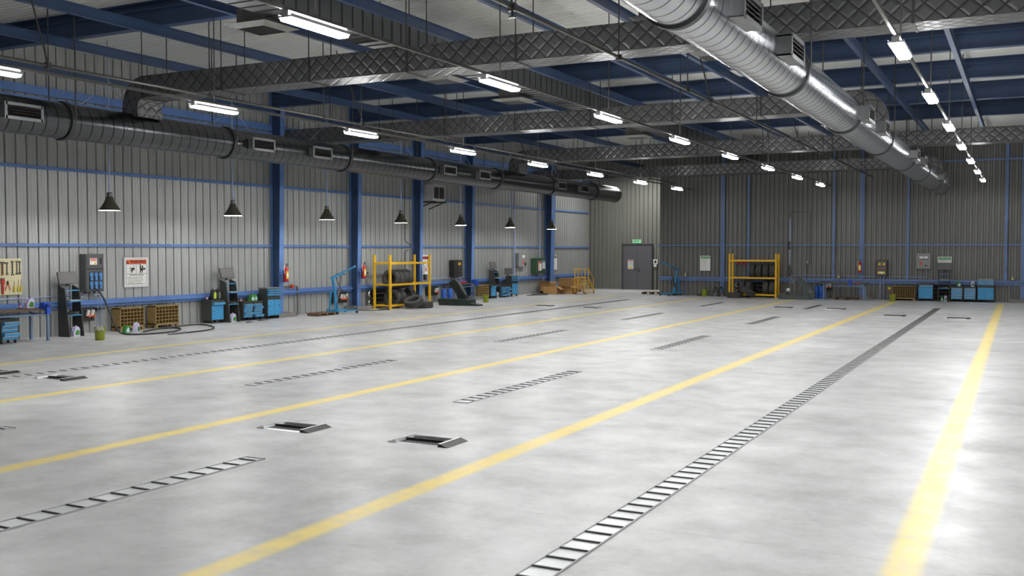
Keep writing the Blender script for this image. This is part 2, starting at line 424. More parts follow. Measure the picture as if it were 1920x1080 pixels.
mb = MB(); ibeam(mb, 'y', LW + .28, -9, RW - .1, 6.56, 6.78, 0.09, 0.012, 0.012)
struct('roof_beam', mb, BLUED, 'blue eave beam along the top of the left wall')

# steel columns on the left wall, with footings
for i, y in enumerate((25.345, 29.6, 33.77, 37.95, 46.2)):
    mb = MB(); w = 0.20 if i < 4 else 0.4; x0 = LW + .01
    mb = MB(); mb.prism([(x0, .14), (x0 + .32, .14), (x0 + .46, RB), (x0 + .46, DECK - .02), (x0, DECK - .02)], y - .008, y + .008, 'xz'); web = mb.build('shaded_column_web', BLUED); mb = MB()  # web takes the darker rafter blue to paint in its shade
    mb.b2(x0, x0 + .02, y - w / 2, y + w / 2, 0.14, DECK - .02)
    mb.prism([(x0 + .30, .14), (x0 + .325, .14), (x0 + .465, RB), (x0 + .44, RB)], y - w / 2, y + w / 2, 'xz')
    mb.b2(x0 + .18, x0 + .185, y - w / 2, y + w / 2, .14, .145)
    mb.b2(x0, x0 + .42, y - w / 2 - .06, y + w / 2 + .06, 0.14, 0.165)
    mb.b2(x0 + .01, x0 + .75, y - .05, y + .05, RB - .5, RB - .48) if False else None
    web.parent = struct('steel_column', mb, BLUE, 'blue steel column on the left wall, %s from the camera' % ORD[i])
    if i < 4: struct('column_footing', MB().b2(LW + .02, LW + .62, y - .45, y + .45, 0, .14), PLINTH, 'grey concrete footing under the %s blue column' % ORD[i])

# girts of the left wall, one run per bay
bays = [(-9, 25.22), (25.48, 29.48), (29.73, 33.64), (33.9, 37.82), (38.08, 45.94), (46.46, RW - .08)]
for k, (a, b) in enumerate(bays):
    for z, h, t, nm in ((2.31, .075, .07, 'thin middle'), (4.24, .075, .07, 'thin upper')):
        mb = MB().b2(LW, LW + t, a, b, z - h / 2, z + h / 2).b2(LW + t, LW + t + .01, a, b, z - h / 2, z - h / 2 + .02)
        struct('trim_girt', mb, BLUE, '%s blue girt in bay %d of the left wall' % (nm, k + 1))
    mb = MB().b2(LW, LW + .1, a, b, .68, .80).b2(LW, LW + .17, a, b, .80, .815).b2(LW, LW + .10, a, b, .815, .88).b2(LW + .15, LW + .17, a, b, .76, .80)
    struct('trim_girt', mb, BLUE, 'heavy low blue girt in bay %d of the left wall' % (k + 1))
    mb = MB().b2(LW, LW + .09, a, b, 6.03, 6.24).b2(LW, LW + .09, a, b, 5.84, 5.97)
    struct('trim_girt', mb, BLUE, 'double high blue girt in bay %d of the left wall' % (k + 1))
# girts and posts of the back wall
struct('trim_girt', MB().b2(RX - .06, 14, BW - .07, BW, 2.36, 2.43), BLUEB, 'thin blue girt across the back wall')
struct('trim_girt', MB().b2(RX, 14, BW - .1, BW, .69, .80).b2(RX, 14, BW - .17, BW, .80, .815).b2(RX, 14, BW - .09, BW, .815, .90), BLUEB, 'heavy low blue girt across the back wall')
struct('trim_girt', MB().b2(-3.3, 14, BW - .07, BW, 5.92, 6.0), BLUEB, 'short high blue girt on the right of the back wall')
struct('trim_girt', MB().b2(LW, RX, RW - .07, RW, 6.3, 6.36), BLUEB, 'blue girt high in the recess')
for i, (x, z0, w) in enumerate(((-12.72, .02, .18), (-11.52, .88, .10), (-7.68, .88, .10), (-6.48, .02, .18), (-4.58, .88, .10), (-.76, .88, .12), (-.1, .02, .2))):
    mb = MB(); y = BW - .09
    mb.b2(x - w / 2, x + w / 2, y - .012, y, z0, DECK - .4).b2(x - .012, x + .012, y, BW - .01, z0, DECK - .4)
    if w > .15: mb.b2(x - .015, x + .015, y - .04, y - .012, z0, DECK - .4)
    struct('steel_column', mb, BLUEB, 'blue post on the back wall, %s from the left' % ORD[i].replace('nearest', 'first'))
    if z0 < .1: struct('column_footing', MB().b2(x - .5, x + .5, BW - .3, BW - .13, 0, .15), PLINTH, 'concrete footing of the back wall post, %s from the left' % ORD[i].replace('nearest', 'first'))
struct('trim_kerb', MB().b2(RX - .15, RX + .02, BW - .02, RW, 0, .02), KERB, 'pale edge where the recess meets the back wall')

# double door in the recess
dr = bpy.data.objects.new('door_1', None); COL.objects.link(dr); dr.location = (-18.95, RW - .03, 0)
dr['kind'] = 'structure'; dr['label'] = 'dark grey steel double door under the exit sign'
MB().b2(-.9, -.84, -.09, .0, 0, 2.5).b2(.80, .86, -.09, 0, 0, 2.5).b2(-.9, .86, -.09, 0, 2.44, 2.5).build('door_frame', mat('door_frame_dark', rgb(66, 66, 68), .5), dr)
for s, x0, x1 in ((0, -.84, -.025), (1, -.015, .80)):
    lf = MB().b2(x0, x1, -.06, -.01, 0.01, 2.44).build('door_leaf', DOORM, dr)
    hx = x1 - .07 if s == 0 else x0 + .07
    MB().b2(hx - .02, hx + .02, -.075, -.06, 1.0, 1.16).cyl((hx, -.1, 1.1), (hx + (.1 if s else -.1), -.1, 1.1), .012, n=8).build('door_handle', STEEL, lf)

# ------------------------------------------------------------------ floor drains and pits
def drain(x, y0, y1, label, w=0.25, pitch=0.235, group=None, off=0.0):
    t = thing('drain_channel', label, 'drain', (x, y0, 0), 0, group); ln = y1 - y0
    MB().b2(-w / 2, -w / 2 + .012, 0, ln, .001, .012).b2(w / 2 - .012, w / 2, 0, ln, .001, .012).b2(-w / 2, w / 2, 0, .02, .001, .012).b2(-w / 2, w / 2, ln - .02, ln, .001, .012).build('channel_frame', mat('channel_frame_metal', rgb(176, 176, 176), .5, .2), t)
    # one continuous folded strip: sloping plates with a dark upstanding slat at every joint
    mb = MB(); k = 0; prof = []
    while k * pitch < ln - .05:
        a = k * pitch + .014; b = min((k + 1) * pitch - .014, ln - .02)
        if k: prof += [(a - .028, .016, 1), (a - .012, .016, 1), (a - .012, .009, 1)]
        prof += [(a, .009, 0), (b, .004, 0)]; k += 1
    A = [mb._v((-w / 2 + .013, yy, zz)) for yy, zz, q in prof]; B = [mb._v((w / 2 - .013, yy, zz)) for yy, zz, q in prof]
    for q in range(len(prof) - 1):
        f = mb._f([A[q], A[q + 1], B[q + 1], B[q]])
        if prof[q][2] or prof[q + 1][2]: f.material_index = 1
    g = mb.build('grating', PLATE, t); g.data.materials.append(mat('grating_slat_steel', rgb(84, 84, 83), .45, .3))
    return t
drain(-2.9, 0.5, 40.25, 'very long steel drain channel between the two right-hand yellow lines')
drain(-15.45, 4.0, 41.0, 'very long steel drain channel between the two left-hand yellow lines', w=.22)
gw = ['in the foreground', 'in mid floor', 'beyond the middle', 'well down the hall', 'closest to the back wall']
for k, (a, b) in enumerate(((3.9, 8.02), (12.28, 16.4), (20.75, 24.7), (29.05, 32.85), (37.3, 40.6))):
    drain(-7.18, a, b, 'short steel drain grate %s, left of the fourth yellow line' % gw[k], group='short grates of the middle lane')
    drain(-11.12, a, b, 'thin drain grate in the second lane from the left, %s from camera' % ORD[k], w=.2, group='short grates of the second lane')
def pit(x, y, label, w=.82, d=.46):
    t = thing('floor_pit_frame', label, 'floor frame', (x, y, 0), 0, 'low steel frames on the floor')
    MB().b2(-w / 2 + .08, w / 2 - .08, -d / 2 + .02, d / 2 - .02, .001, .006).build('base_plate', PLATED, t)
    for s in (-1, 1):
        MB().prism([(s * w / 2, .0015), (s * (w / 2 - .10), .036), (s * (w / 2 - .125), .036), (s * (w / 2 - .135), .0015)], -d / 2, d / 2, 'xz').build('side_ramp', PLATE if s < 0 else PLATED, t)  # right ramp in dark steel, its shaded side painted in
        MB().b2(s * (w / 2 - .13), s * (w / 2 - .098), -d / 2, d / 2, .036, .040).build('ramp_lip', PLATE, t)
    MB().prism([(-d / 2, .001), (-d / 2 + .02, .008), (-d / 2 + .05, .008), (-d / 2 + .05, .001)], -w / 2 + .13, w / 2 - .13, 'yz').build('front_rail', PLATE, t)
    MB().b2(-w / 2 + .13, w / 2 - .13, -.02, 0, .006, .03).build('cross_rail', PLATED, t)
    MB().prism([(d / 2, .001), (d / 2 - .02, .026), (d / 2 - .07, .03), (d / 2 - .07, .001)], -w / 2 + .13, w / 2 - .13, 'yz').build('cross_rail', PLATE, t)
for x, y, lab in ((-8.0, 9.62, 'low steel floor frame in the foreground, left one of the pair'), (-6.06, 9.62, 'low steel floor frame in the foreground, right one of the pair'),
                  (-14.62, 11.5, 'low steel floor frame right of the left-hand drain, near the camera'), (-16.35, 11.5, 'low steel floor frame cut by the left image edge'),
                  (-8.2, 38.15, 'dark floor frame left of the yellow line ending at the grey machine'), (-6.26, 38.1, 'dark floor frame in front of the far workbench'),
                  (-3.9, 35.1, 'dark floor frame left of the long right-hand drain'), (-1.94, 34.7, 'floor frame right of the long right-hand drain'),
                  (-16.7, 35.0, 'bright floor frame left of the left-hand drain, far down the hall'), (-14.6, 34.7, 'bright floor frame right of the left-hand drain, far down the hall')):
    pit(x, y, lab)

# ------------------------------------------------------------------ round spiral ducts
def round_duct(x, z, r, y0, y1, rings, vents, sm, label):
    t = thing('ceiling_air_duct', label, 'air duct', (x, 0, z))
    MB().cyl((0, y0, 0), (0, y1, 0), r, n=40, cap=False).build('duct_tube', sm, t, smooth=True)
    MB().cyl((0, y1 - .03, 0), (0, y1 + .01, 0), r + .015, n=40).build('end_cap', BAND, t, smooth=True)
    for y in rings:
        MB().lathe([(r - .005, y - .05), (r + .03, y - .05), (r + .03, y + .05), (r - .005, y + .05)], 40, axis='y', close=True).build('joint_ring', BAND, t, smooth=True)
        for s in (-1, 1):
            MB().cyl((s * (r + .03), y + .02, 0), (s * (r + .03), y + .02, DECK - z), .013, n=8).build('hanger_rod', DARKM, t)
    for y in vents:
        w, h, dp = .82, .27, .16
        v = MB().b2(r - .1, r + dp, y - w / 2, y - w / 2 + .02, -h / 2, h / 2).b2(r - .1, r + dp, y + w / 2 - .02, y + w / 2, -h / 2, h / 2) \
            .b2(r - .1, r + dp, y - w / 2, y + w / 2, h / 2 - .02, h / 2).b2(r - .1, r + dp, y - w / 2, y + w / 2, -h / 2, -h / 2 + .02) \
            .b2(r + dp, r + dp + .012, y - w / 2 - .02, y - w / 2 + .04, -h / 2 - .03, h / 2 + .03).b2(r + dp, r + dp + .012, y + w / 2 - .04, y + w / 2 + .02, -h / 2 - .03, h / 2 + .03) \
            .b2(r + dp, r + dp + .012, y - w / 2, y + w / 2, h / 2 - .03, h / 2 + .03).b2(r + dp, r + dp + .012, y - w / 2, y + w / 2, -h / 2 - .03, -h / 2 + .03).build('air_vent', FRAME, t)
        g = MB()
        for k in range(4): g.box((r + dp - .03, y, -h / 2 + .06 + k * .055), (.07, w - .06, .008), Matrix.Rotation(.6, 3, 'Y'))
        g.b2(r + .02, r + .03, y - w / 2 + .02, y + w / 2 - .02, -h / 2 + .02, h / 2 - .02)
        g.build('louver_grille', LOUV, v)
    return t
LR = [4.85, 9.6, 14.38, 19.16, 24.0, 28.75, 33.5, 38.35, 43.1]
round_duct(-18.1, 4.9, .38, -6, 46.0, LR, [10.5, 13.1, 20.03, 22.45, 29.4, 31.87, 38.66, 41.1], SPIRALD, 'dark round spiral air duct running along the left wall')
RR = [4.9, 10.1, 15.33, 20.7, 25.9, 31.4, 36.4, 41.9]
round_duct(-3.3, 4.88, .36, -2, 46.05, RR, [11.3, 13.75, 20.95, 23.45, 30.6, 33.0, 40.6, 43.2], SPIRAL, 'shiny round spiral air duct overhead at the upper right')

# ------------------------------------------------------------------ quilted rectangular ducts
def quilted(y, x0, x1, elbow_left, elbow_right, straps, label, zb=5.59, h=.48, d=.70, zdrop=5.18, strap_edge=None):
    t = thing('ceiling_air_duct', label, 'air duct', (0, y, 0))
    zc = zb + h / 2; R = .42; path = []          # centre line in the xz plane, with its left normal
    if elbow_left is not None:
        e = elbow_left; path.append((e, zdrop, 1, 0))
        for k in range(0, 9):
            a = PI - k * PI / 16
            path.append((e + R + R * math.cos(a), zc - R + R * math.sin(a), -math.cos(a), -math.sin(a)))
        path = [(px, pz, nx, nz) for px, pz, nx, nz in path]
    else: path.append((x0, zc, 0, -1))
    if elbow_right is not None:
        e = elbow_right
        for k in range(0, 9):
            a = PI / 2 - k * PI / 16
            path.append((e - R + R * math.cos(a), zc - R + R * math.sin(a), -math.cos(a), -math.sin(a)))
        path.append((e, zdrop, -1, 0))
    else: path.append((x1, zc, 0, -1))
    mb = MB(); bm = mb.bm; uvl = bm.loops.layers.uv.new('UVMap'); s = 0; rings = []
    for i, (px, pz, nx, nz) in enumerate(path):
        if i: s += math.hypot(px - path[i - 1][0], pz - path[i - 1][1])
        inner, outer = (px + nx * h / 2, pz + nz * h / 2), (px - nx * h / 2, pz - nz * h / 2)
        rings.append((s, [bm.verts.new((inner[0], 0, inner[1])), bm.verts.new((outer[0], 0, outer[1])), bm.verts.new((outer[0], d, outer[1])), bm.verts.new((inner[0], d, inner[1]))]))
    vv = [0, h, h + d, 2 * h + d, 2 * h + 2 * d]
    for (sa, A), (sb, B) in zip(rings, rings[1:]):
        for k in range(4):
            f = bm.faces.new([A[k], A[(k + 1) % 4], B[(k + 1) % 4], B[k]])
            for lp, q in zip(f.loops, ((sa, vv[k]), (sa, vv[k + 1]), (sb, vv[k + 1]), (sb, vv[k]))): lp[uvl].uv = q
    f0 = bm.faces.new(rings[0][1]); f1 = bm.faces.new(rings[-1][1][::-1])
    mb.build('duct_body', QUILT, t)
    for x in straps:
        MB().b2(x - .02, x + .02, -.014, -.004, zb - .012, zb + h).b2(x - .02, x + .02, -.014, d + .014, zb - .014, zb - .004).b2(x - .02, x + .02, d + .004, d + .014, zb - .012, zb + h) \
            .cyl((x, -.012, zb + h), (x, -.012, DECK), .011, n=8).cyl((x, d + .012, zb + h), (x, d + .012, DECK), .011, n=8).build('hanger_strap', DARKM, t)
    if elbow_left is not None or elbow_right is not None:
        e = elbow_left if elbow_left is not None else elbow_right
        MB().b2(e - h / 2 - .03, e + h / 2 + .03, -.03, d + .03, zdrop + .08, zdrop + .10).build('joint_flange', FRAME, t)
    return t
st = lambda a, b: [a + 2.34 * k for k in range(int((b - a) / 2.34) + 1)]
quilted(16.1, None, 12, -18.0, None, st(-17.6, -6) + [-3.85, -1.57, .8, 3.1], 'diamond-quilted foil duct crossing the hall closest to the camera')
quilted(25.5, LW + .1, None, None, -3.3, st(-20.1, -4.2), 'diamond-quilted foil duct, second from the camera, bending down into the shiny round duct')
quilted(35.0, None, 12, -18.0, None, st(-17.6, -2) + [1.0, 3.4], 'diamond-quilted foil duct, third from the camera')
quilted(44.5, LW + .1, None, None, -3.3, st(-20.2, -4.2), 'diamond-quilted foil duct closest to the back wall')

# central sheet-metal duct under the rafters, and its diffusers
t = thing('ceiling_air_duct', 'rectangular sheet-metal duct with vertical seams along the middle of the roof', 'air duct', (0, 0, 0))
MB().b2(-11.92, -11.27, -6, 45.6, 6.29, 6.75).build('duct_body', GREYM, t)
mb = MB(); y = -5.8
while y < 45.5: mb.b2(-11.935, -11.255, y - .012, y + .012, 6.275, 6.765); y += .325
mb.build('seam_flanges', mat('duct_seam_metal', rgb(78, 78, 78), .5, .4), t)
for y in (8, 17.2, 26.6, 35.9, 44.2):
    for x in (-11.95, -11.24): MB().cyl((x, y, 6.29), (x, y, DECK), .011, n=8).build('hanger_rod', DARKM, t)
def diffuser(x, y, z, label, top, w=.62):
    t = thing('ceiling_vent', label, 'ceiling vent', (x, y, z), 0, 'square air diffusers beside the roof duct')
    MB().b2(-w / 2, w / 2, -w / 2, w / 2, .09, top - z).build('neck_box', mat('diffuser_neck_metal', rgb(92, 92, 90), .5, .3), t)
    a, b = w / 2, w / 2 + .16
    m = MB(); A = [m._v(p) for p in ((-a, -a, .1), (a, -a, .1), (a, a, .1), (-a, a, .1))]; B = [m._v(p) for p in ((-b, -b, .06), (b, -b, .06), (b, b, .06), (-b, b, .06))]; Cc = [m._v(p) for p in ((-a, -a, 0), (a, -a, 0), (a, a, 0), (-a, a, 0))]
    for k in range(4): m._f([A[k], A[(k + 1) % 4], B[(k + 1) % 4], B[k]]); m._f([B[k], B[(k + 1) % 4], Cc[(k + 1) % 4], Cc[k]])
    m.build('flared_rim', mat('diffuser_rim_paint', rgb(122, 121, 118), .5), t)
    g = MB()
    for k in range(9): g.box((0, -a + .04 + k * (2 * a - .08) / 8, .015), (2 * a - .02, .05, .006), Matrix.Rotation(.5, 3, 'X'))
    g.build('louver_grille', FRAME, t)
diffuser(-12.25, 13.95, 6.12, 'square ceiling diffuser beside the fluorescent light at the top of the view', 6.72)
diffuser(-12.25, 20.15, 6.12, 'square ceiling diffuser just beyond the nearest quilted duct', 6.72)
diffuser(-12.25, 23.85, 6.12, 'square ceiling diffuser right behind the second light of the middle row', 6.72)
diffuser(-12.3, 33.4, 6.12, 'square ceiling diffuser between the second and third quilted ducts', 6.72)
diffuser(-5.85, 17.1, 6.22, 'flat ceiling diffuser peeking out left of the shiny round duct, nearer one', 6.72)
diffuser(-5.85, 20.7, 6.22, 'flat ceiling diffuser peeking out left of the shiny round duct, farther one', 6.72)
diffuser(-9.6, 19.9, 6.4, 'ceiling diffuser box on the right side of the roof duct', 6.9, .5)

# ------------------------------------------------------------------ light rows
LZ = 4.9
def light_master():
    t = thing('ceiling_light', 'x', 'light', (0, 0, 0))
    MB().prism([(-.05, .085), (.05, .085), (.05, .022), (.094, .022), (.094, .04), (.10, .04), (.10, 0), (-.10, 0), (-.10, .04), (-.094, .04), (-.094, .022), (-.05, .022)], -.57, .57, 'xz').build('housing', HOUSE, t)
    MB().prism([(-.088, -.001), (.088, -.001), (.07, -.035), (-.07, -.035)], -.555, .555, 'xz').build('diffuser', GLOW, t)
    for s in (-1, 1): MB().quad((s * .052, -.55, .024), (s * .052, .55, .024), (s * .092, .55, .024), (s * .092, -.55, .024)).build('added_uplight', GLOWUP, t)  # glowing strips added to brighten the roof deck and duct undersides
    MB().cyl((0, .0, .085), (0, .0, DECK - LZ), .011, n=8).build('hanger_rod', DARKM, t)
    return t
lm = light_master(); first = True; DIM = {}
for rname, x in (('left', -13.95), ('middle', -7.72), ('right', -1.57), ('unseen far right', 4.6)):  # last row is out of view, added to brighten the right side
    tr = MB().b2(x - .02, x + .02, 0, 45.6, LZ + .085, LZ + .13).build('ceiling_light_track', mat('light_track_metal', rgb(96, 95, 92), .4, .5))
    tag(tr, 'long thin metal track carrying the %s row of lights' % rname, 'light track')
    for k in range(0 if rname in ('left', 'middle') else (-1 if rname == 'right' else 0), 8):
        y = 9.75 + 4.77 * k
        l = lm if first else dup(lm); first = False
        l.location = (x, y, LZ)
        if k >= 5:
            for ch in l.children:
                if ch.name.startswith('diffuser'):
                    if k not in DIM: DIM[k] = ch.data.copy(); DIM[k].materials[0] = mat('lit_tube_diffuser_dim_%d' % k, rgb(255, 255, 255), .5, 0, 0, emit=((1, 1, .99, 1), {5: 125.0, 6: 85.0, 7: 50.0}[k]))
                    ch.data = DIM[k]
        l['group'] = 'lit tube lights of the %s row' % rname
        j = k + (1 if rname == 'right' else 0); l['label'] = ('lit tube light nearest the camera' if j == 0 else 'lit tube light %s from the camera' % ORD[j]) + ', on the %s track' % rname

# sprinkler pipes
for nm, x in (('left', -14.83), ('middle', -5.95)):
    t = thing('ceiling_sprinkler_pipe', 'thin sprinkler pipe hung %s' % ('beside the left light track' if nm == 'left' else 'left of the shiny round duct'), 'pipe', (x, 0, 5.32))
    MB().cyl((0, -2, 0), (0, 45.4, 0), .028, n=10).build('pipe_run', mat('sprinkler_pipe_metal', rgb(84, 82, 78), .35, .7), t, smooth=True)
    for y in (2.4, 11.53, 20.6, 29.7, 38.8):
        sp = MB().cyl((0, y, -.03), (0, y, -.12), .02, n=8).cyl((0, y, -.12), (0, y, -.135), .05, n=10).box((0, y, 0), (.1, .08, .1)).build('sprinkler_head', STEEL, t)
        MB().bar((0, y, .03), (-1.1 if nm == 'left' else -.6, y + .35, DECK - 5.32), .022).build('brace_rod', DARKM, t)
    for y in (6.2, 15.3, 19.0, 24.6, 33.6, 42.0):
        MB().cyl((0, y, .0), (0, y, DECK - 5.32), .012, n=8).box((0, y, 0), (.09, .05, .09)).build('hanger_rod', DARKM, t)
# two rods that hang near the left eave
# ------------------------------------------------------------------ pendant lamps along the left wall
def pendant():
    t = thing('pendant_lamp', 'x', 'lamp', (0, 0, 0))
    MB().lathe([(.272, 0), (.262, .012), (.205, .09), (.15, .175), (.105, .26), (.078, .34), (.066, .345)], 24, cap=False).build('lamp_shade', LAMP, t, smooth=True)
    MB().lathe([(.262, .006), (.20, .085), (.14, .17), (.05, .30)], 24, cap=False).build('shade_lining', LAMPIN, t, smooth=True)
    MB().lathe([(.066, .345), (.066, .43), (.05, .445), (.02, .45)], 16).build('lamp_socket', STEEL, t, smooth=True)
    MB().cyl((0, 0, .44), (0, 0, 3.1), .017, n=8).build('cord', CONDUIT, t)
    MB().bar((0, -.9, 2.4), (0, -.05, 3.05), .014).bar((0, .75, 2.45), (0, .05, 3.05), .014).bar((-.07, 0, 3.1), (.07, 0, 3.1), .05).cyl((0, 0, 3.1), (0, 0, DECK - 3.15), .012, n=6).build('cord_brace', CONDUIT, t)
    return t
pm = pendant()
for k in range(7):
    p = pm if k == 0 else dup(pm)
    p.location = (-20.0, 17.22 + 4.268 * k, 3.15); p['group'] = 'dark cone pendants along the left wall'
    p['label'] = 'dark conical pendant lamp on a long cord, %s along the left wall' % ('nearest the camera' if k == 0 else ('farthest' if k == 6 else ORD[k] + ' from the camera'))


# ================================================================== things along the walls
# every maker builds a thing whose back is at y=0, whose front faces -Y and which is centred on x=0
def castor(t, x, y, parent_name='castor'):
    c = MB().cyl((x - .014, y, .035), (x + .014, y, .035), .035, n=12).b2(x - .02, x + .02, y - .015, y + .02, .05, .085).build(parent_name, BLK, t)
def jug(loc, rotz, body, lab, cap, label, h=.25, w=.16, group=None):
    t = thing('oil_jug', label, 'bottle', loc, rotz, group)
    hw = w / 2; d = .06
    m = MB().prism([(-hw, 0), (hw, 0), (hw, h * .62), (hw * .75, h * .84), (hw * .35, h * .92), (-hw * .05, h * .92), (-hw * .2, h * .84), (-hw * .55, h * .80), (-hw * .7, h * .52), (-hw * .98, h * .5)], -d, d, 'xz') \
        .tube([(-hw * .3, 0, h * .88), (-hw * .85, 0, h * .83), (-hw * .96, 0, h * .65), (-hw * .85, 0, h * .48)], .014, 6)
    m.build('jug_body', body, t)
    MB().cyl((hw * .18, 0, h * .91), (hw * .18, 0, h), .024, n=12).build('screw_cap', cap, t)
    MB().prism([(-hw * .45, h * .12), (hw * .8, h * .12), (hw * .8, h * .5), (hw * .3, h * .62), (-hw * .1, h * .55), (-hw * .45, h * .4)], -d - .002, -d + .004, 'xz').build('paper_label', lab, t)
    return t
def small_bottle(loc, label, h=.15):
    t = thing('small_bottle', label, 'bottle', loc)
    MB().lathe([(.032, 0), (.034, .01), (.034, h * .62), (.016, h * .78), (.014, h * .82)], 14).build('bottle_body', NAVY, t, smooth=True)
    MB().cyl((0, 0, h * .8), (0, 0, h), .017, .012, 12).build('bottle_cap', NAVY, t)
    MB().cyl((0, 0, h * .15), (0, 0, h * .52), .0355, n=14, cap=False).build('paper_label', PINK, t)
    return t
def tall_oil(loc, rotz, label, lab):
    t = thing('oil_bottle', label, 'bottle', loc, rotz)
    MB().prism([(-.085, 0), (.085, 0), (.085, .22), (.05, .27), (.02, .29), (-.05, .29), (-.075, .25), (-.085, .2)], -.045, .045, 'xz').build('bottle_body', BLK, t)
    MB().cyl((-.02, 0, .285), (-.02, 0, .32), .024, n=12).build('screw_cap', BLK, t)
    MB().prism([(-.02, .03), (.08, .03), (.08, .2), (.02, .24), (-.02, .16)], -.0475, -.04, 'xz').build('paper_label', lab, t)
    return t

def cart_door(place, label, h=.71, w=.5, d=.36, drawer_out=.06):
    t = thing('tool_cart', label, 'tool cart', **place)
    MB().b2(-w / 2, w / 2, -d, 0, .09, h - .06).build('cart_body', CHAR, t)
    MB().b2(-w / 2 - .01, w / 2 + .01, -d - .015, .01, h - .06, h - .02).b2(-w / 2 - .01, w / 2 + .01, -.02, .01, h - .02, h).build('cart_top', CHAR, t)
    dr = MB().b2(-w / 2 + .04, w / 2 + .0, -d - drawer_out - .012, -d + .05, h - .16, h - .08).build('drawer', CBLUE, t)
    MB().b2(-w / 2 + .04, w / 2, -d - drawer_out - .022, -d - drawer_out - .01, h - .09, h - .078).build('drawer_pull', CHROME, dr)
    do = MB().b2(-w / 2 + .015, w / 2 - .015, -d - .014, -d - .0005, .11, h - .18).build('door', CBLUE, t)
    MB().cyl((-w / 2 + .06, -d - .03, h * .52), (-w / 2 + .06, -d - .012, h * .52), .016, n=12).build('lock_knob', BLK, do)
    for x in (-w / 2 + .05, w / 2 - .05):
        for y in (-d + .05, -.05): castor(t, x, y)
    return t
def cart_drawers(place, label, outs, h=.6, w=.44, d=.36, drawer_h=.085):
    t = thing('tool_cart', label, 'tool cart', **place)
    MB().b2(-w / 2, w / 2, -d, 0, .09, h - .05).build('cart_body', CHAR, t)
    MB().b2(-w / 2 - .008, w / 2 + .008, -d - .01, .008, h - .05, h - .02).b2(-w / 2 - .008, w / 2 + .008, -.012, .008, h - .02, h).b2(-w / 2 - .008, -w / 2 + .004, -d - .01, 0, h - .02, h).build('cart_top', CHAR, t)
    for k, o in enumerate(outs):
        z1 = h - .09 - k * drawer_h
        dr = MB().b2(-w / 2 + .03, w / 2 - .03, -d - o - .012, -d - .0005 if o < .03 else -d + .02, z1 - drawer_h + .014, z1).build('drawer', CBLUE, t)
        MB().b2(-w / 2 + .03, w / 2 - .03, -d - o - .02, -d - o - .01, z1 - .012, z1 + .002).build('drawer_pull', CHROME, dr)
    for x in (-w / 2 + .05, w / 2 - .05):
        for y in (-d + .05, -.05): castor(t, x, y)
    return t
def tall_cabinet(place, label, w=.6, d=.36, h0=.68, h1=.99, outs=(.05, .05, .02)):
    t = thing('tool_cabinet', label, 'tool cabinet', **place)
    MB().b2(-w / 2, w / 2, -d, 0, .09, h0 - .01).b2(-w / 2, w / 2, -d + .02, -.02, h0, h1 - .03).b2(-w / 2 - .005, w / 2 + .005, -d - .01, 0, h0 - .05, h0).build('cabinet_body', CHAR, t)
    MB().b2(-w / 2 - .005, w / 2 + .005, -d + .01, 0, h1 - .03, h1).build('cabinet_top', PANELG, t)
    for s in (-1, 1):
        x0, x1 = (-w / 2 + .012, -.006) if s < 0 else (.006, w / 2 - .012)
        do = MB().b2(x0, x1, -d - .014, -d - .0005, .11, h0 - .075).build('door', CBLUE, t)
        kx = x0 + .05 if s < 0 else x1 - .05
        MB().cyl((kx, -d - .03, h0 * .6), (kx, -d - .012, h0 * .6), .014, n=10).build('lock_knob', BLK, do)
        for k, o in enumerate(outs):
            z1 = h1 - .05 - k * .075
            dr = MB().b2(x0, x1, -d - o, -d + .03, z1 - .062, z1).build('drawer', CBLUE, t)
            MB().b2(x0, x1, -d - o - .008, -d - o, z1 - .012, z1 + .002).build('drawer_pull', CHROME, dr)
    for x in (-w / 2 + .05, w / 2 - .05):
        for y in (-d + .05, -.05): castor(t, x, y)
    return t
def workstation(place, label, w=.44, h=1.3, d=.42):
    t = thing('computer_stand', label, 'workstation', **place)
    for s in (-1, 1):
        x0 = s * w / 2
        MB().prism([(0, 0), (-d, 0), (-d * .62, h * .925), (0, h)], x0 - s * .02, x0, 'yz').build('side_panel', CHAR, t)
    f = lambda z: -d + (z / (h * .925)) * d * .38
    for z, o in ((1.17, 0), (.9, .12), (.55, .02)):
        MB().b2(-w / 2 + .022, w / 2 - .022, f(z) - o, -.04, z - .012, z).b2(-w / 2 + .022, w / 2 - .022, f(z) - o - .006, f(z) - o, z - .02, z + .004).build('shelf', CBLUE, t)
    return t
def monitor(place, label, tilt=.25, w=.58, h=.31):
    t = thing('monitor', label, 'monitor', **place)
    R = Matrix.Rotation(-tilt, 3, 'X')
    MB().box((0, 0, h / 2 + .05), (w, .025, h), R).build('screen_housing', BLK, t)
    m = MB(); m.box(R @ Vector((0, -.014, 0)) + Vector((0, 0, h / 2 + .05)), (w - .02, .004, h - .02), R); m.build('screen', SCREEN, t)
    MB().b2(-.03, .03, .0, .03, 0, .1).b2(-.1, .1, -.05, .08, 0, .012).build('stand', BLK, t)
    return t
def keyboard(place, label):
    t = thing('keyboard', label, 'keyboard', **place)
    MB().b2(-.17, .17, -.13, 0, 0, .015).build('keyboard_base', PANELG, t)
    m = MB()
    for r in range(4):
        for c in range(12): m.b2(-.155 + c * .026, -.135 + c * .026, -.115 + r * .028, -.094 + r * .028, .015, .021)
    m.build('keys', WHITE, t)
def flat_device(place, label):
    t = thing('desktop_computer', label, 'computer', **place)
    MB().b2(-.16, .16, -.28, 0, 0, .075).build('case', BLK, t)
    MB().b2(.06, .13, -.284, -.28, .02, .035).cyl((.02, -.285, .03), (.02, -.28, .03), .008, n=8).build('front_buttons', PANELG, t)
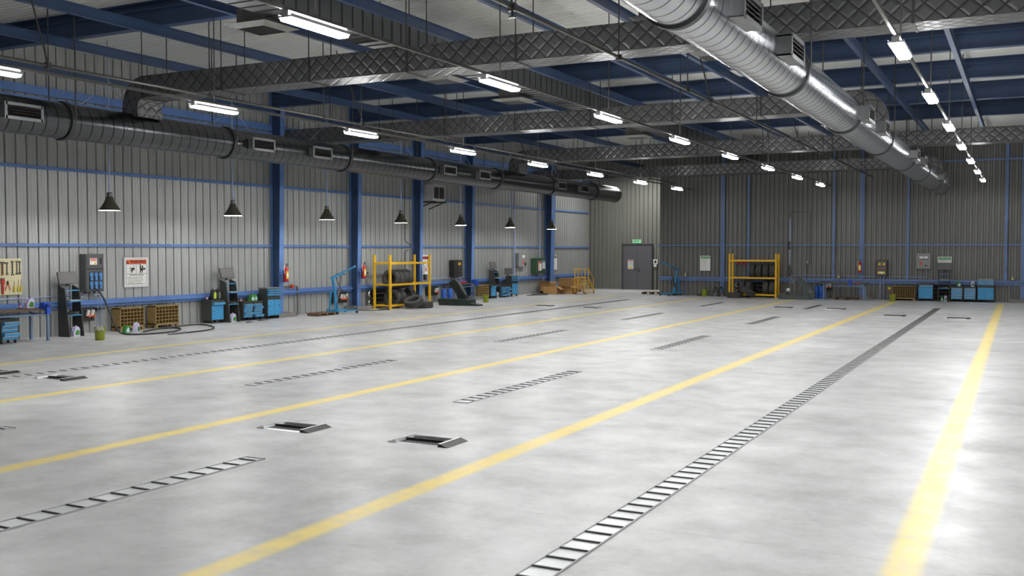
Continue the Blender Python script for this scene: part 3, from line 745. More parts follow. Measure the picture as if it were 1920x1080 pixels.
def pigeonhole(place, label, w=.93, d=.33, h=.62, nx=7, ny=5):
    t = thing('pigeonhole_cabinet', label, 'cabinet', **place)
    b = .10; th = .018
    MB().b2(-w / 2, -w / 2 + .025, -d, 0, b, h).b2(w / 2 - .025, w / 2, -d, 0, b, h).b2(-w / 2, w / 2, -d, 0, h - .025, h).b2(-w / 2, w / 2, -d, 0, b - .02, b + .03).build('cabinet_frame', WOOD, t)
    MB().b2(-w / 2 + .02, w / 2 - .02, -d + .14, -.01, b, h - .02).build('back_board', WOODD, t)
    m = MB()
    for i in range(1, nx): x = -w / 2 + .025 + (w - .05) * i / nx; m.b2(x - .006, x + .006, -d + .004, -d + .14, b + .03, h - .025)
    for j in range(1, ny): z = b + .03 + (h - b - .055) * j / ny; m.b2(-w / 2 + .025, w / 2 - .025, -d + .002, -d + .14, z - .007, z + .007)
    m.build('divider_grid', WOOD, t)
    for x in (-w / 2 + .04, w / 2 - .04):
        for y in (-d + .04, -.04): MB().b2(x - .04, x + .04, y - .035, y + .035, 0, b - .02).build('foot', WOOD, t)
    return t
def bucket(loc, label, r=.125, h=.30, bag=False, rotz=0):
    t = thing('bucket', label, 'bucket', loc, rotz)
    MB().lathe([(r * .82, 0), (r * .85, .004), (r, h - .03), (r + .012, h - .03), (r + .014, h), (r - .004, h), (r * .8, .012), (0.0, .012)], 28).build('bucket_body', OLIVE, t, smooth=True)
    MB().tube([(-r - .012, 0, h - .02)] + [(-(r + .02) * math.cos(a), -(r + .05) * math.sin(a), h - .02 - .10 * math.sin(a)) for a in (.4, .9, 1.57, 2.2, 2.7)] + [(r + .012, 0, h - .02)], .005, 6).build('wire_handle', OLIVE, t)
    if bag:
        m = MB(); n = 28; rings = []
        for rr, z in ((r - .012, h - .04), (r + .006, h + .008), (r + .022, h - .02), (r + .018, h - .07)):
            rings.append([m._v(((rr + .006 * math.sin(k * 2.3 + z * 90)) * math.cos(2 * PI * k / n), (rr + .006 * math.sin(k * 2.3)) * math.sin(2 * PI * k / n), z + .014 * math.sin(k * 1.7 + rr * 50))) for k in range(n)])
        for A, B in zip(rings, rings[1:]):
            for k in range(n):
                if math.sin(k * .45 + .5) > -.2: m._f([A[k], A[(k + 1) % n], B[(k + 1) % n], B[k]])
        m.build('bin_liner', BAG, t, smooth=True)
    return t
def extinguisher(place, label, h=.46, r=.075):
    t = thing('fire_extinguisher', label, 'fire extinguisher', **place)
    c = (0, -r - .015, 0)
    MB().lathe([(r * .9, 0), (r, .012), (r, h - .08), (r * .85, h - .035), (r * .45, h - .005), (r * .32, h + .01), (r * .32, h + .03)], 20, c).build('cylinder', RED, t, smooth=True)
    MB().cyl((0, c[1], h + .02), (0, c[1], h + .07), .022, n=10).bar((0, c[1], h + .07), (0, c[1] - .08, h + .09), .02).bar((0, c[1], h + .1), (.0, c[1] - .07, h + .13), .018).build('valve_lever', BLK, t)
    MB().tube([(0, c[1], h + .05), (-.07, c[1], h + .05), (-.10, c[1], h - .06), (-.085, c[1] - .01, h - .2)], .009, 6).build('discharge_hose', WHITE, t)
    m = MB(); n = 12
    for z0, z1, mm, nm in ((.10, .34, YLAB, 'yellow_label'), (.18, .26, CREAM, 'cream_label')):
        m = MB(); rr = r + (.0015 if mm is YLAB else .003)
        P = [(rr * math.cos(a), c[1] + rr * math.sin(a)) for a in [(-PI / 2 - .75) + 1.5 * k / n for k in range(n + 1)]]
        for p, q in zip(P, P[1:]): m.quad((p[0], p[1], z0), (q[0], q[1], z0), (q[0], q[1], z1), (p[0], p[1], z1))
        m.build(nm, mm, t)
    MB().b2(-.12, .12, -2 * r - .03, 0, -.018, -.004).b2(-.1, .1, -.012, 0, -.018, h * .8).build('bracket', BLUE, t)
    return t
def board_sign(place, label, w, h, head, head_col, body_lines, pict=True, edge=True):
    t = thing('warning_sign', label, 'sign', **place)
    MB().b2(-w / 2, w / 2, -.012, 0, 0, h).build('sign_board', SIGNF, t)
    MB().b2(-w / 2 + .07 * w, w / 2 - .07 * w, -.014, -.011, .06 * h, .93 * h).build('sign_face', WHITE, t)
    MB().b2(-w / 2 + .08 * w, w / 2 - .08 * w, -.016, -.013, .78 * h, .92 * h).build('header_band', head_col, t)
    return t
def warning_sign(place, label, w=.84, h=.82, hd=None):
    t = board_sign(place, label, w, h, '', hd or ORANGE, None)
    text('lettering', 'WARNING', .115, BLACK, t, (.055, -.018, .85 * h), bold=.003)
    m = MB().prism([(-.36, .80 * h), (-.26, .80 * h), (-.31, .895 * h)], -.0175, -.016, 'xz'); m.build('alert_triangle', BLACK, t)
    MB().prism([(-.315, .83 * h), (-.305, .83 * h), (-.303, .87 * h), (-.317, .87 * h)], -.0185, -.0174, 'xz').build('exclamation_mark', hd or ORANGE, t)
    # frame lines and the two pictograms
    l = MB(); y0, y1 = -.0155, -.0138
    for z in (.10 * h, .45 * h, .775 * h): l.b2(-w / 2 + .08 * w, w / 2 - .08 * w, y0, y1, z - .004, z + .004)
    for x in (-w / 2 + .08 * w, w / 2 - .08 * w): l.b2(x - .003, x + .003, y0, y1, .10 * h, .78 * h)
    l.b2(-.003, .003, y0, y1, .45 * h, .775 * h); l.build('border_lines', BLACK, t)
    p = MB(); y0, y1 = -.0165, -.0145
    def stroke(a, b, wd):
        a, b = Vector(a), Vector(b); d = (b - a).normalized(); q = Vector((-d.y, d.x)) * wd / 2
        p.prism([tuple(a + q), tuple(a - q), tuple(b - q * .6), tuple(b + q * .6)], y0, y1, 'xz')
    cz = .61 * h
    for dx, dz in ((-.11, .05), (-.13, .0), (-.12, -.06), (-.08, -.1), (-.03, -.11)): stroke((-.12, cz), (-.14 + dx * .75, cz + dz), .024)
    stroke((-.135, cz), (-.08, cz + .03), .05); stroke((-.09, cz + .1), (-.09, cz - .06), .014); stroke((-.1, cz + .02), (-.05, cz - .02), .03)
    p.prism([(.11, cz + .12), (.15, cz + .12), (.16, cz - .02), (.12, cz - .05)], y0, y1, 'xz')
    stroke((.14, cz + .02), (.22, cz - .05), .07); stroke((.20, cz + .09), (.24, cz - .03), .05); stroke((.15, cz - .03), (.12, cz - .12), .045); stroke((.21, cz - .03), (.19, cz - .12), .035)
    p.cyl((.285, y0, cz - .0), (.285, y1, cz - .0), .03, n=14)
    p.build('pictograms', BLACK, t)
    text('lettering', 'CRUSHING HAZARD', .052, BLACK, t, (0, -.0155, .405 * h), bold=.001)
    for k, s in enumerate(('To prevent serious injury or death:', '\u2022 Keep hands and body out of this', '   area when attaching towing vehicle.', '\u2022 Keep body clear of crush point', '   between towing vehicle and load.')):
        text('lettering', s, .038, BLACK, t, (-.33, -.0155, (.335 - k * .052) * h), 'LEFT')
    return t
def safety_sign(place, label, w, h, lines, head='SAFETY FIRST'):
    t = thing('safety_sign', label, 'sign', **place)
    MB().b2(-w / 2, w / 2, -.012, 0, 0, h).build('sign_board', WHITE, t)
    hh = .11
    MB().b2(-w / 2 + .03, w / 2 - .03, -.015, -.011, h - .03 - hh, h - .03).build('header_band', GREEN, t)
    text('lettering', head, .062 if w < .5 else .066, WHITE, t, (0, -.017, h - .03 - hh / 2), bold=.001)
    n = len(lines)
    for k, s in enumerate(lines):
        text('lettering', s, .034, BLACK, t, (-w / 2 + .06, -.0135, h - .2 - k * ((h - .26) / max(1, n - .3))), 'LEFT')
    return t

def socket_box(place, label, n, w=.5, h=.40):
    t = thing('socket_box', label, 'socket box', **place)
    MB().b2(-w / 2, w / 2, -.13, 0, 0, h).build('box_housing', PANELB, t)
    for k in range(n):
        x = w / 2 - .09 - (n - 1 - k) * .14
        s = MB().box((x, -.17, h * .58), (.07, .05, .16), Matrix.Rotation(.35, 3, 'X')).build('socket_lever', WHITE, t)
        MB().cyl((x + .015, -.19, h * .42), (x + .025, -.2, h * .28), .045, .04, 12).build('plug', ORG, t)
    return t
def tyre(name_loc, label, axis='x', R=.36, w=.24, rot=None, group=None):
    t = MB(); hw = w / 2; Ri = R * .57
    prof = [(Ri, -hw * .62), (Ri + .02, -hw * .9), (R * .82, -hw * 1.0), (R * .95, -hw * .92), (R * .985, -hw * .8)]
    for k in range(6):
        y = -hw * .72 + k * hw * .288
        prof += [(R, y - hw * .07), (R, y + hw * .12), (R - .012, y + hw * .13), (R - .012, y + hw * .21)]
    prof = prof[:-2] + [(R * .985, hw * .8), (R * .95, hw * .92), (R * .82, hw), (Ri + .02, hw * .9), (Ri, hw * .62)]
    t.lathe(prof, 44, axis='x', close=True)
    o = t.build('truck_tyre', RUB, None, smooth=True, angle=.5)
    o.location = name_loc
    if rot: o.rotation_euler = rot
    tag(o, label, 'tyre', group)
    return o
def dup_tyre(src, loc, rot, label, group=None):
    o = src.copy(); COL.objects.link(o); o.location = loc; o.rotation_euler = rot
    o['label'] = label
    if group: o['group'] = group
    elif 'group' in o: del o['group']
    return o
def tyre_rack(place, label, w=2.6, d=.7):
    t = thing('tyre_rack', label, 'rack', **place)
    for x in (-w / 2, w / 2):
        for y in (-d, 0): MB().b2(x - .04, x + .04, y - .035, y + .035, 0.005, 2.0).b2(x - .06, x + .06, y - .05, y + .05, 0, .012).build('upright', YEL, t)
    for z in (1.69, .90, .13):
        for y in (-d, 0): MB().b2(-w / 2 + .04, w / 2 - .04, y - .025, y + .025, z - .045, z + .03).build('long_beam', YEL, t)
        for x in (-w / 2, w / 2): MB().b2(x - .02, x + .02, -d + .035, -.035, z - .03, z + .02).build('end_beam', YEL, t)
    return t
def crane(place, label, mirror=1, boom_up=.28):
    t = thing('engine_crane', label, 'engine crane', **place)
    m = mirror
    MB().bar((-.55 * m, 0, .12), (.5 * m, -.32, .1), .055).bar((-.55 * m, .0, .12), (.75 * m, .38, .1), .055).bar((-.5 * m, -.22, .13), (-.5 * m, .22, .13), .08).build('base_legs', HOIST, t)
    MB().bar((-.2 * m, 0, .12), (-.45 * m, 0, 1.2), .07).build('mast', HOIST, t)
    MB().bar((-.5 * m, -.12, .15), (-.46 * m, -.1, .78), .045).bar((-.5 * m, .12, .15), (-.42 * m, .1, .78), .045).build('mast_brace', HOIST, t)
    b = MB().bar((-.52 * m, 0, 1.22), (.1 * m, 0, 1.40), .07).bar((-.05 * m, 0, 1.36), (.78 * m, 0, 1.60), .05).build('boom', HOIST, t)
    MB().cyl((.74 * m, 0, 1.59), (.81 * m, 0, 1.61), .04, n=10).build('boom_tip', HOIST, b)
    MB().cyl((-.28 * m, 0, .35), (-.08 * m, 0, .85), .045, n=12).cyl((-.08 * m, 0, .85), (-.02 * m, 0, 1.36), .02, n=10).build('hydraulic_ram', STEEL, t)
    MB().cyl((-.05 * m, 0, 1.36), (-.05 * m, 0, 1.0), .006, n=6).build('chain', STEEL, t)
    for p in ((-.5, -.2), (-.5, .2), (-.2, 0), (.48, -.31), (.73, .37)):
        MB().cyl((p[0] * m - .02, p[1], .04), (p[0] * m + .02, p[1], .04), .04, n=12).b2(p[0] * m - .02, p[0] * m + .02, p[1] - .02, p[1] + .02, .05, .1).build('castor', BLK, t)
    return t
def bench(place, label, w=2.6, d=.62, h=.77):
    t = thing('workbench', label, 'workbench', **place)
    MB().b2(-w / 2, w / 2, -d, 0, h - .035, h).build('bench_top', BROWN, t)
    for x in (-w / 2 + .12, w / 2 - .12):
        for y in (-d + .06, -.06): MB().b2(x - .025, x + .025, y - .025, y + .025, 0, h - .035).b2(x - .045, x + .045, y - .045, y + .045, 0, .012).build('leg', STEELB, t)
    MB().b2(-w / 2 + .1, w / 2 - .1, -d + .045, -d + .075, h - .15, h - .11).b2(-w / 2 + .1, w / 2 - .1, -.075, -.045, h - .15, h - .11).b2(-w / 2 + .105, -w / 2 + .135, -d + .06, -.06, h - .15, h - .11).b2(w / 2 - .135, w / 2 - .105, -d + .06, -.06, h - .15, h - .11).build('apron_rail', STEELB, t)
    return t
def vise(loc, rotz, label):
    t = thing('bench_vise', label, 'vise', loc, rotz)
    MB().b2(-.07, .07, -.08, .08, 0, .05).b2(-.045, .045, -.03, .09, .05, .13).b2(-.07, .07, -.01, .03, .10, .16).build('vise_body', VISE, t)
    MB().b2(-.04, .04, -.22, -.08, .06, .12).b2(-.07, .07, -.12, -.07, .04, .16).b2(-.05, .05, -.20, -.11, -.12, .06).build('vise_jaw', VISE, t)
    MB().cyl((0, -.28, .09), (0, -.2, .09), .014, n=8).cyl((-.1, -.27, .09), (.1, -.27, .09), .008, n=8).build('vise_handle', STEEL, t)
def heat_register(place, label, w=1.9, rows=2):
    t = thing('pipe_register', label, 'heating register', **place)
    for k in range(rows):
        z = .13 + k * .33
        for zz in (z, z + .17): MB().cyl((-w / 2, -.1, zz), (w / 2, -.1, zz), .052, n=14).build('register_pipe', mat('glossy_black_pipe', rgb(44, 44, 44), .22, .6), t, smooth=True)
        for s in (-1, 1):
            pts = [(s * (w / 2 + .085 * math.sin(a)), -.1, z + .085 - .085 * math.cos(a)) for a in [PI * q / 8 for q in range(9)]]
            MB().tube(pts, .054, 12).build('return_bend', CHROME, t, smooth=True)
        MB().b2(-w / 2 + .1, -w / 2 + .14, -.1, 0, z - .06, z + .2).b2(w / 2 - .14, w / 2 - .1, -.1, 0, z - .06, z + .2).build('bracket', BLK, t)
def gas_cylinder(loc, label, r=.1, h=.5):
    t = thing('gas_cylinder', label, 'gas cylinder', loc)
    MB().lathe([(r * .95, 0), (r, .015), (r, h), (r * .9, h + .03), (r * .5, h + .06), (r * .25, h + .065)], 20).build('cylinder_body', CYLB, t, smooth=True)
    MB().cyl((0, 0, h + .06), (0, 0, h + .12), .02, n=10).cyl((-.04, 0, h + .11), (.04, 0, h + .11), .018, n=8).cyl((.035, -.03, h + .13), (.035, .0, h + .13), .03, n=12).build('regulator', BLK, t)
def tyre_changer(place, label, body, dark, s=1):
    t = thing('tyre_changer', label, 'tyre changer', **place)
    MB().prism([(-.72, 0), (.62, 0), (.60, .10), (.56, .20), (-.74, .20), (-.76, .12)], -.52, -.40, 'xz').prism([(-.72, 0), (.62, 0), (.60, .10), (.56, .20), (-.74, .20)], -.12, 0, 'xz').b2(-.7, .55, -.40, -.12, 0.02, .08).build('base_rails', body, t)
    MB().prism([(.28, .12), (.62, .02), (.78, .1), (.80, .35), (.62, .52), (.36, .38)], -.42, -.1, 'xz').build('pivot_housing', body, t)
    a = MB().prism([(.42, .40), (.66, .48), (.16, .92), (-.02, .98), (-.1, .88), (.1, .68)], -.36, -.16, 'xz').build('clamp_arm', body, t)
    MB().bar((.66, -.26, .5), (.08, -.26, 1.0), .05).build('hydraulic_ram', dark, a)
    c = MB().cyl((-.12, -.42, .80), (-.12, -.36, .80), .10, n=18)
    for k in range(4): c.box((-.12 + .13 * math.cos(k * PI / 2 + .5), -.44, .80 + .13 * math.sin(k * PI / 2 + .5)), (.13, .05, .08), Matrix.Rotation(-(k * PI / 2 + .5), 3, 'Y'))
    c.build('chuck', GREYM, a)
    MB().bar((-.62, -.3, .2), (-.3, -.3, .40), .07).prism([(-.78, .05), (-.5, .05), (-.42, .22), (-.58, .28), (-.76, .2)], -.46, -.1, 'xz').build('tool_carriage', dark, t)
    MB().cyl((-.34, -.40, .42), (-.34, -.34, .42), .07, n=18).cyl((-.34, -.42, .42), (-.34, -.40, .42), .04, n=12).build('bead_disc', WHITE, t)
    MB().bar((-.2, -.45, .16), (.06, -.47, .5), .022).build('control_lever', GREYM, t)
    MB().box((.62, -.43, .36), (.07, .02, .07)).build('round_cap', PANELG, t)
    return t
def old_changer(place, label):
    t = thing('tyre_changer', label, 'tyre changer', **place)
    MB().prism([(-.72, 0), (.60, 0), (.56, .22), (-.78, .26), (-.80, .22)], -.75, -.1, 'xz').build('base_box', MACHD, t)
    MB().prism([(.55, 0), (.98, .0), (.98, .05), (.55, .12)], -.70, -.3, 'xz').build('ramp_plate', MACHD, t)
    MB().prism([(-.38, .82), (-.3, .98), (-.12, 1.0), (0, .9), (.32, .42), (.22, .26), (-.02, .26), (-.08, .45)], -.52, -.34, 'xz').build('bent_arm', MACHD, t)
    MB().bar((-.1, -.55, .8), (.22, -.55, .32), .06).cyl((-.3, -.56, .86), (-.3, -.5, .86), .09, n=16).build('hydraulic_ram', BLK, t)
    MB().bar((.3, -.5, .22), (.62, -.5, .5), .03).bar((.55, -.5, .45), (.66, -.5, .54), .05).build('hand_lever', STEEL, t)
    return t
def panel(place, label, w, h, d, body, cat='electrical panel'):
    t = thing('electrical_panel', label, cat, **place)
    MB().b2(-w / 2, w / 2, -d, 0, 0, h).build('panel_box', body, t)
    return t
def cable(name, pts, r, m, label, cat='cable', res=10):
    """smooth catmull-rom cable through points"""
    P = [Vector(p) for p in pts]; P = [2 * P[0] - P[1]] + P + [2 * P[-1] - P[-2]]; out = []
    for i in range(1, len(P) - 2):
        for k in range(res):
            t = k / res; a, b, c, d = P[i - 1], P[i], P[i + 1], P[i + 2]
            out.append(0.5 * ((2 * b) + (c - a) * t + (2 * a - 5 * b + 4 * c - d) * t * t + (3 * b - a - 3 * c + d) * t ** 3))
    out.append(P[-2])
    return tag(MB().tube(out, r, 8).build(name, m, smooth=True), label, cat)
def conduit(pts, r, label, m=None):
    o = MB().tube(pts, r, 8).build('conduit_pipe', m or CONDUIT, smooth=True); return tag(o, label, 'conduit')
def carton(loc, rotz, w, d, h, label, flaps=(1, 1, 1, 1), closed=False):
    t = thing('cardboard_box', label, 'cardboard box', loc, rotz)
    m = MB(); th = .006
    m.b2(-w / 2, w / 2, -d / 2, -d / 2 + th, 0, h).b2(-w / 2, w / 2, d / 2 - th, d / 2, 0, h).b2(-w / 2, -w / 2 + th, -d / 2, d / 2, 0, h).b2(w / 2 - th, w / 2, -d / 2, d / 2, 0, h).b2(-w / 2, w / 2, -d / 2, d / 2, 0, th)
    if closed: m.b2(-w / 2, w / 2, -d / 2, d / 2, h - th, h)
    m.build('box_body', CARD, t)
    if not closed:
        for on, (cx, cy, sx, sy, ang, ax) in zip(flaps, ((0, -d / 2, w, d * .45, .5, 'x'), (0, d / 2, w, d * .45, -.3, 'x'), (-w / 2, 0, w * .35, d, -.45, 'y'), (w / 2, 0, w * .35, d, .6, 'y'))):
            if not on: continue
            if ax == 'x':
                s = -1 if cy < 0 else 1
                R = Matrix.Rotation(-s * -abs(ang), 3, 'X'); MB().box(Vector((cx, cy, h)) + R @ Vector((0, s * sy / 2, 0)), (sx, sy, .005), R).build('flap', CARD, t)
            else:
                s = -1 if cx < 0 else 1
                R = Matrix.Rotation(s * abs(ang), 3, 'Y'); MB().box(Vector((cx, cy, h)) + R @ Vector((s * sx / 2, 0, 0)), (sx, sy, .005), R).build('flap', CARD, t)
    return t
def pallet(place, label, w=1.0, d=.5, h=.11):
    t = thing('wooden_pallet', label, 'pallet', **place)
    m = MB()
    for k in range(4): m.b2(-w / 2, w / 2, -d + k * d / 3.6, -d + k * d / 3.6 + d / 5, h - .022, h)
    m.build('deck_boards', PALLET, t)
    for x in (-w / 2 + .06, 0, w / 2 - .06): MB().b2(x - .05, x + .05, -d, -.02, 0, h - .022).build('runner', PALLET, t)
    return t

# ------------------------------------------------------------------ LEFT WALL, from the camera outwards
Wf = LW + .03
# pegboard and its tools
pg = thing('pegboard', 'cream pegboard full of hand tools at the left image edge', 'pegboard', (Wf, 15.35, 1.1), ROT_L)
MB().b2(-.8, .79, -.02, 0, 0, .88).build('board', PEG, pg)
m = MB()
for i in range(26):
    for j in range(14): m.box((-.76 + i * .06 + (.03 if j % 2 else 0), -.0205, .04 + j * .062), (.012, .002, .012))
m.build('peg_holes', mat('peg_hole_shadow', rgb(120, 112, 84), .8), pg)
PX = lambda y, z: (Wf + .022, y, z)
def wrench(y, z, L, label, ring=True, s=1.0):
    t = thing('wrench', label, 'wrench', PX(y, z), ROT_L)
    MB().b2(-.011 * s, .011 * s, -.014, 0, 0, L).build('wrench_shaft', STEEL, t)
    for zz in (0, L):
        m = MB()
        if ring: m.lathe([(.014 * s, -.016), (.03 * s, -.016), (.03 * s, 0), (.014 * s, 0)], 16, (0, 0, zz), 'y', close=True)
        else:
            for q in (-1, 1): m.prism([(q * .008 * s, zz), (q * .032 * s, zz + (.012 if zz else -.012)), (q * .028 * s, zz + (.045 if zz else -.045)), (q * .012 * s, zz + (.04 if zz else -.04)), (q * .012 * s, zz + (.01 if zz else -.01))], -.016, 0, 'xz')
        m.build('wrench_jaw', STEEL, t)
hm = thing('hammer', 'hammer with a brown wooden handle on the pegboard', 'hammer', PX(15.62, 1.58), ROT_L)
MB().b2(-.014, .014, -.03, -.004, 0, .30).build('handle', mat('hammer_handle_wood', rgb(128, 78, 60), .6), hm)
MB().b2(-.075, .045, -.035, -.002, .28, .325).prism([(.045, .325), (.045, .29), (.085, .27), (.08, .29)], -.03, -.006, 'xz').build('hammer_head', STEEL, hm)
wrench(15.745, 1.63, .22, 'open-ended wrench hanging right of the hammer', False)
wrench(15.89, 1.61, .27, 'large open-ended wrench in the middle of the pegboard', False, 1.25)
wrench(16.01, 1.63, .25, 'ring wrench, left one of the two at the right side of the pegboard', False)
wrench(16.085, 1.62, .27, 'ring wrench beside the right edge of the pegboard', True)
pw = thing('pipe_wrench', 'red pipe wrench on the lower left of the pegboard', 'wrench', PX(15.615, 1.12), ROT_L)
MB().prism([(-.02, 0), (.022, 0), (.03, .24), (-.02, .24)], -.03, 0, 'xz').build('handle', REDM, pw)
MB().prism([(-.035, .24), (.045, .24), (.05, .34), (.02, .37), (-.04, .36)], -.035, 0, 'xz').build('jaw', REDM, pw)
MB().b2(-.045, .05, -.04, -.002, .365, .385).build('jaw_tip', STEEL, pw)
pl = thing('pliers', 'pliers with orange handles on the pegboard', 'pliers', PX(15.755, 1.2), ROT_L)
for s in (-1, 1): MB().tube([(s * .06, -.01, 0), (s * .05, -.01, .08), (s * .02, -.01, .14), (0, -.01, .17)], .009, 6).build('handle', ORG, pl)
MB().prism([(-.02, .15), (.02, .15), (.016, .235), (0, .24), (-.016, .235)], -.02, 0, 'xz').build('jaws', BLK, pl)
for y, L, lab in ((15.925, .26, 'shortest yellow screwdriver on the pegboard'), (16.035, .29, 'yellow screwdriver, middle one of three on the pegboard'), (16.11, .31, 'yellow screwdriver nearest the right edge of the pegboard')):
    sd = thing('screwdriver', lab, 'screwdriver', PX(y, 1.17), ROT_L)
    MB().lathe([(.012, 0), (.02, .01), (.02, .09), (.013, .13), (.011, .135)], 10, (0, -.02, 0)).build('handle', YLAB, sd)
    MB().cyl((0, -.02, .13), (0, -.02, L), .005, n=6).build('blade', STEEL, sd)
# workbench with vise, bottles
bench(dict(loc=(-21.0 - .0, 14.92, 0), rotz=ROT_L) if False else dict(loc=(-21.62, 14.92, 0), rotz=ROT_L), 'long workbench with blue-grey legs under the pegboard', w=2.72, d=.72)
vise((-21.0, 16.08, .772), ROT_L, 'blue bench vise on the near workbench corner')
tr = thing('tray', 'flat dark tray on the workbench under the lavender jug', 'tray', (-21.35, 15.9, .771), ROT_L)
MB().b2(-.22, .22, -.1, .1, 0, .008).b2(-.22, .22, -.1, -.09, .008, .016).b2(-.22, .22, .09, .1, .008, .016).b2(-.22, -.21, -.1, .1, .008, .016).b2(.21, .22, -.1, .1, .008, .016).build('tray_body', BROWN, tr)
jug((-21.35, 15.96, .78), ROT_L, LAV, LABG, NAVY, 'lavender oil jug standing on the workbench under the pegboard', .27, .2)
small_bottle((-21.4, 15.75, .78), 'small navy bottle on the workbench beside the lavender jug', .16)
cart_drawers(dict(loc=(-21.4, 15.2, 0), rotz=ROT_L), 'blue drawer cart under the workbench at the left image edge', (.10, .02, .0, .10, .02), h=.6, w=.46)
# workstation one
def ws_set(place_fn, ang, where, jugs=True, mon_tilt=.3):
    """stand + monitor + keyboard + box, given a function local (x, y, z) -> world"""
    workstation(dict(loc=place_fn(0, 0, 0), rotz=ang), 'dark computer stand with sloping sides and blue shelves, ' + where)
    monitor(dict(loc=place_fn(0, -.10, 1.27), rotz=ang), 'grey monitor on top of the computer stand ' + where)
    keyboard(dict(loc=place_fn(0, -.26, .906), rotz=ang), 'white keyboard on the pull-out shelf of the stand ' + where)
    flat_device(dict(loc=place_fn(0, -.04, .556), rotz=ang), 'flat black computer case on the stand ' + where)
LF = lambda Y, X0: (lambda x, y, z: (X0 - y, Y + x, z))
ws_set(LF(17.24, -21.68), ROT_L, 'left of the panel with blue sockets')
jug((-21.38, 17.28, 0), ROT_L, LAV, LABG, LAV, 'lavender jug at the foot of the stand near the pegboard', .27, .19)
jug((-21.53, 17.36, 0), ROT_L, GRNP, LABB, RED, 'green jug behind the lavender one at the foot of the near stand', .24, .13)
# electrical panel with blue sockets
t = panel(dict(loc=(Wf, 18.13, 1.10), rotz=ROT_L), 'tall dark electrical panel with six blue sockets', .56, .98, .22, PANEL)
d0 = MB().b2(-.25, .26, -.232, -.22, .62, .95).build('upper_door', PANEL, t)
MB().b2(.17, .20, -.25, -.232, .72, .88).build('door_handle', BLK, d0)
MB().b2(-.16, .06, -.236, -.232, .70, .87).build('danger_label', WHITE, d0)
lb = MB().b2(-.145, .045, -.238, -.235, .80, .86).build('danger_band', LRED, d0)
text('lettering', 'DANGER', .045, WHITE, t, (-.05, -.2395, .83))
MB().prism([(-.03, .71), (.05, .71), (.01, .78)], -.238, -.235, 'xz').build('warning_triangle', BOLTY, d0)
MB().b2(-.25, .26, -.226, -.22, .57, .60).build('divider_strip', BLK, t)
MB().b2(-.25, .26, -.23, -.22, .03, .555).build('lower_cover', PANEL, t)
for i in range(3):
    for j in range(2):
        x, z = -.13 + i * .145, .34 - j * .23
        s = MB().b2(x - .055, x + .055, -.24, -.23, z - .05, z + .17).build('socket_plate', PANELB, t)
        MB().b2(x - .045, x + .045, -.252, -.24, z + .06, z + .15).cyl((x, -.262, z + .105), (x, -.252, z + .105), .036, n=12).build('socket_lid', SOCK, s)
        MB().b2(x - .03, x + .03, -.265, -.24, z - .045, z + .055).build('socket_cover', SOCK, s)
MB().b2(.28, .33, -.16, -.08, .68, .86).build('side_switch', FRAME, t)
MB().cyl((.32, -.13, .63), (.32, -.13, .69), .04, n=12).build('plug', ORANGE, t)
for x in (-.2, .08): MB().cyl((x, -.1, -.05), (x, -.1, 0), .03, n=10).build('cable_gland', BLK, t)
conduit([(-21.83, 15.0, .99), (-21.83, 17.7, 1.02)], .014, 'thin pale pipe running along the wall behind the workbench')
conduit([(-21.83, 17.93, 1.08), (-21.83, 17.93, .98), (-21.83, 17.84, .96)], .014, 'short pale pipe bend below the panel with blue sockets, left one')
for k, y in enumerate((18.33, 18.45)):
    conduit([(-21.8, 18.2 + k * .03, 1.05), (-21.8, 18.22 + k * .03, .99 + .02 * k), (-21.8, y - .04, .98 + .03 * k), (-21.8, y, .95), (-21.8, y, .05)], .016, 'pale vertical conduit under the panel with blue sockets, %s of two' % ('left' if k == 0 else 'right'))
tag(MB().b2(Wf, -21.72, 18.26, 18.5, .61, .64).build('pipe_clamp', PLATED), 'dark clamp holding the two conduits under the socket panel', 'pipe clamp')
socket_box(dict(loc=(Wf, 17.92, .33), rotz=ROT_L), 'low black box with white levers and orange plugs, right of the near stand', 2, .5, .36)
bucket((-19.98, 16.85, 0), 'olive bucket with a grey bin liner, near the socket panel', .125, .31, True, ROT_L)
warning_sign(dict(loc=(Wf, 19.69, 1.16), rotz=ROT_L), 'large orange-headed warning sign between the socket panel and the carts')
pigeonhole(dict(loc=(-21.82, 19.2, 0), rotz=ROT_L), 'wooden pigeonhole cabinet under the big warning sign, left one of two', .82)
pigeonhole(dict(loc=(-21.82, 20.43, 0), rotz=ROT_L), 'wooden pigeonhole cabinet right of the big warning sign, right one of two', .85)
jug((-20.95, 18.5, 0), ROT_L, GRNP, LABB, RED, 'green coolant jug on the floor before the left pigeonhole cabinet', .24, .15)
jug((-20.98, 18.86, 0), ROT_L + .4, LAV, LABG, LAV, 'lavender jug on the floor before the left pigeonhole cabinet', .27, .17)
cable('power_cable', [(-21.6, 18.05, 1.2), (-21.4, 18.1, 1.05), (-21.15, 18.12, .65), (-20.9, 18.1, .25), (-20.6, 18.05, .05), (-20.25, 18.25, .022), (-20.05, 18.75, .022), (-20.1, 19.3, .022), (-20.5, 19.95, .022), (-20.95, 20.25, .022), (-21.15, 19.9, .022), (-20.95, 19.3, .022), (-20.75, 18.9, .022)], .022, HOSE, 'thick black cable hanging from the socket panel and looping on the floor')
cable('air_hose', [(-21.25, 20.2, .02), (-21.4, 20.9, .02), (-21.35, 21.45, .02), (-20.75, 21.3, .02), (-19.95, 20.65, .02), (-19.62, 19.96, .02), (-19.53, 19.2, .02)], .02, HOSE, 'black hose making a wide loop before the right pigeonhole cabinet', 'hose')
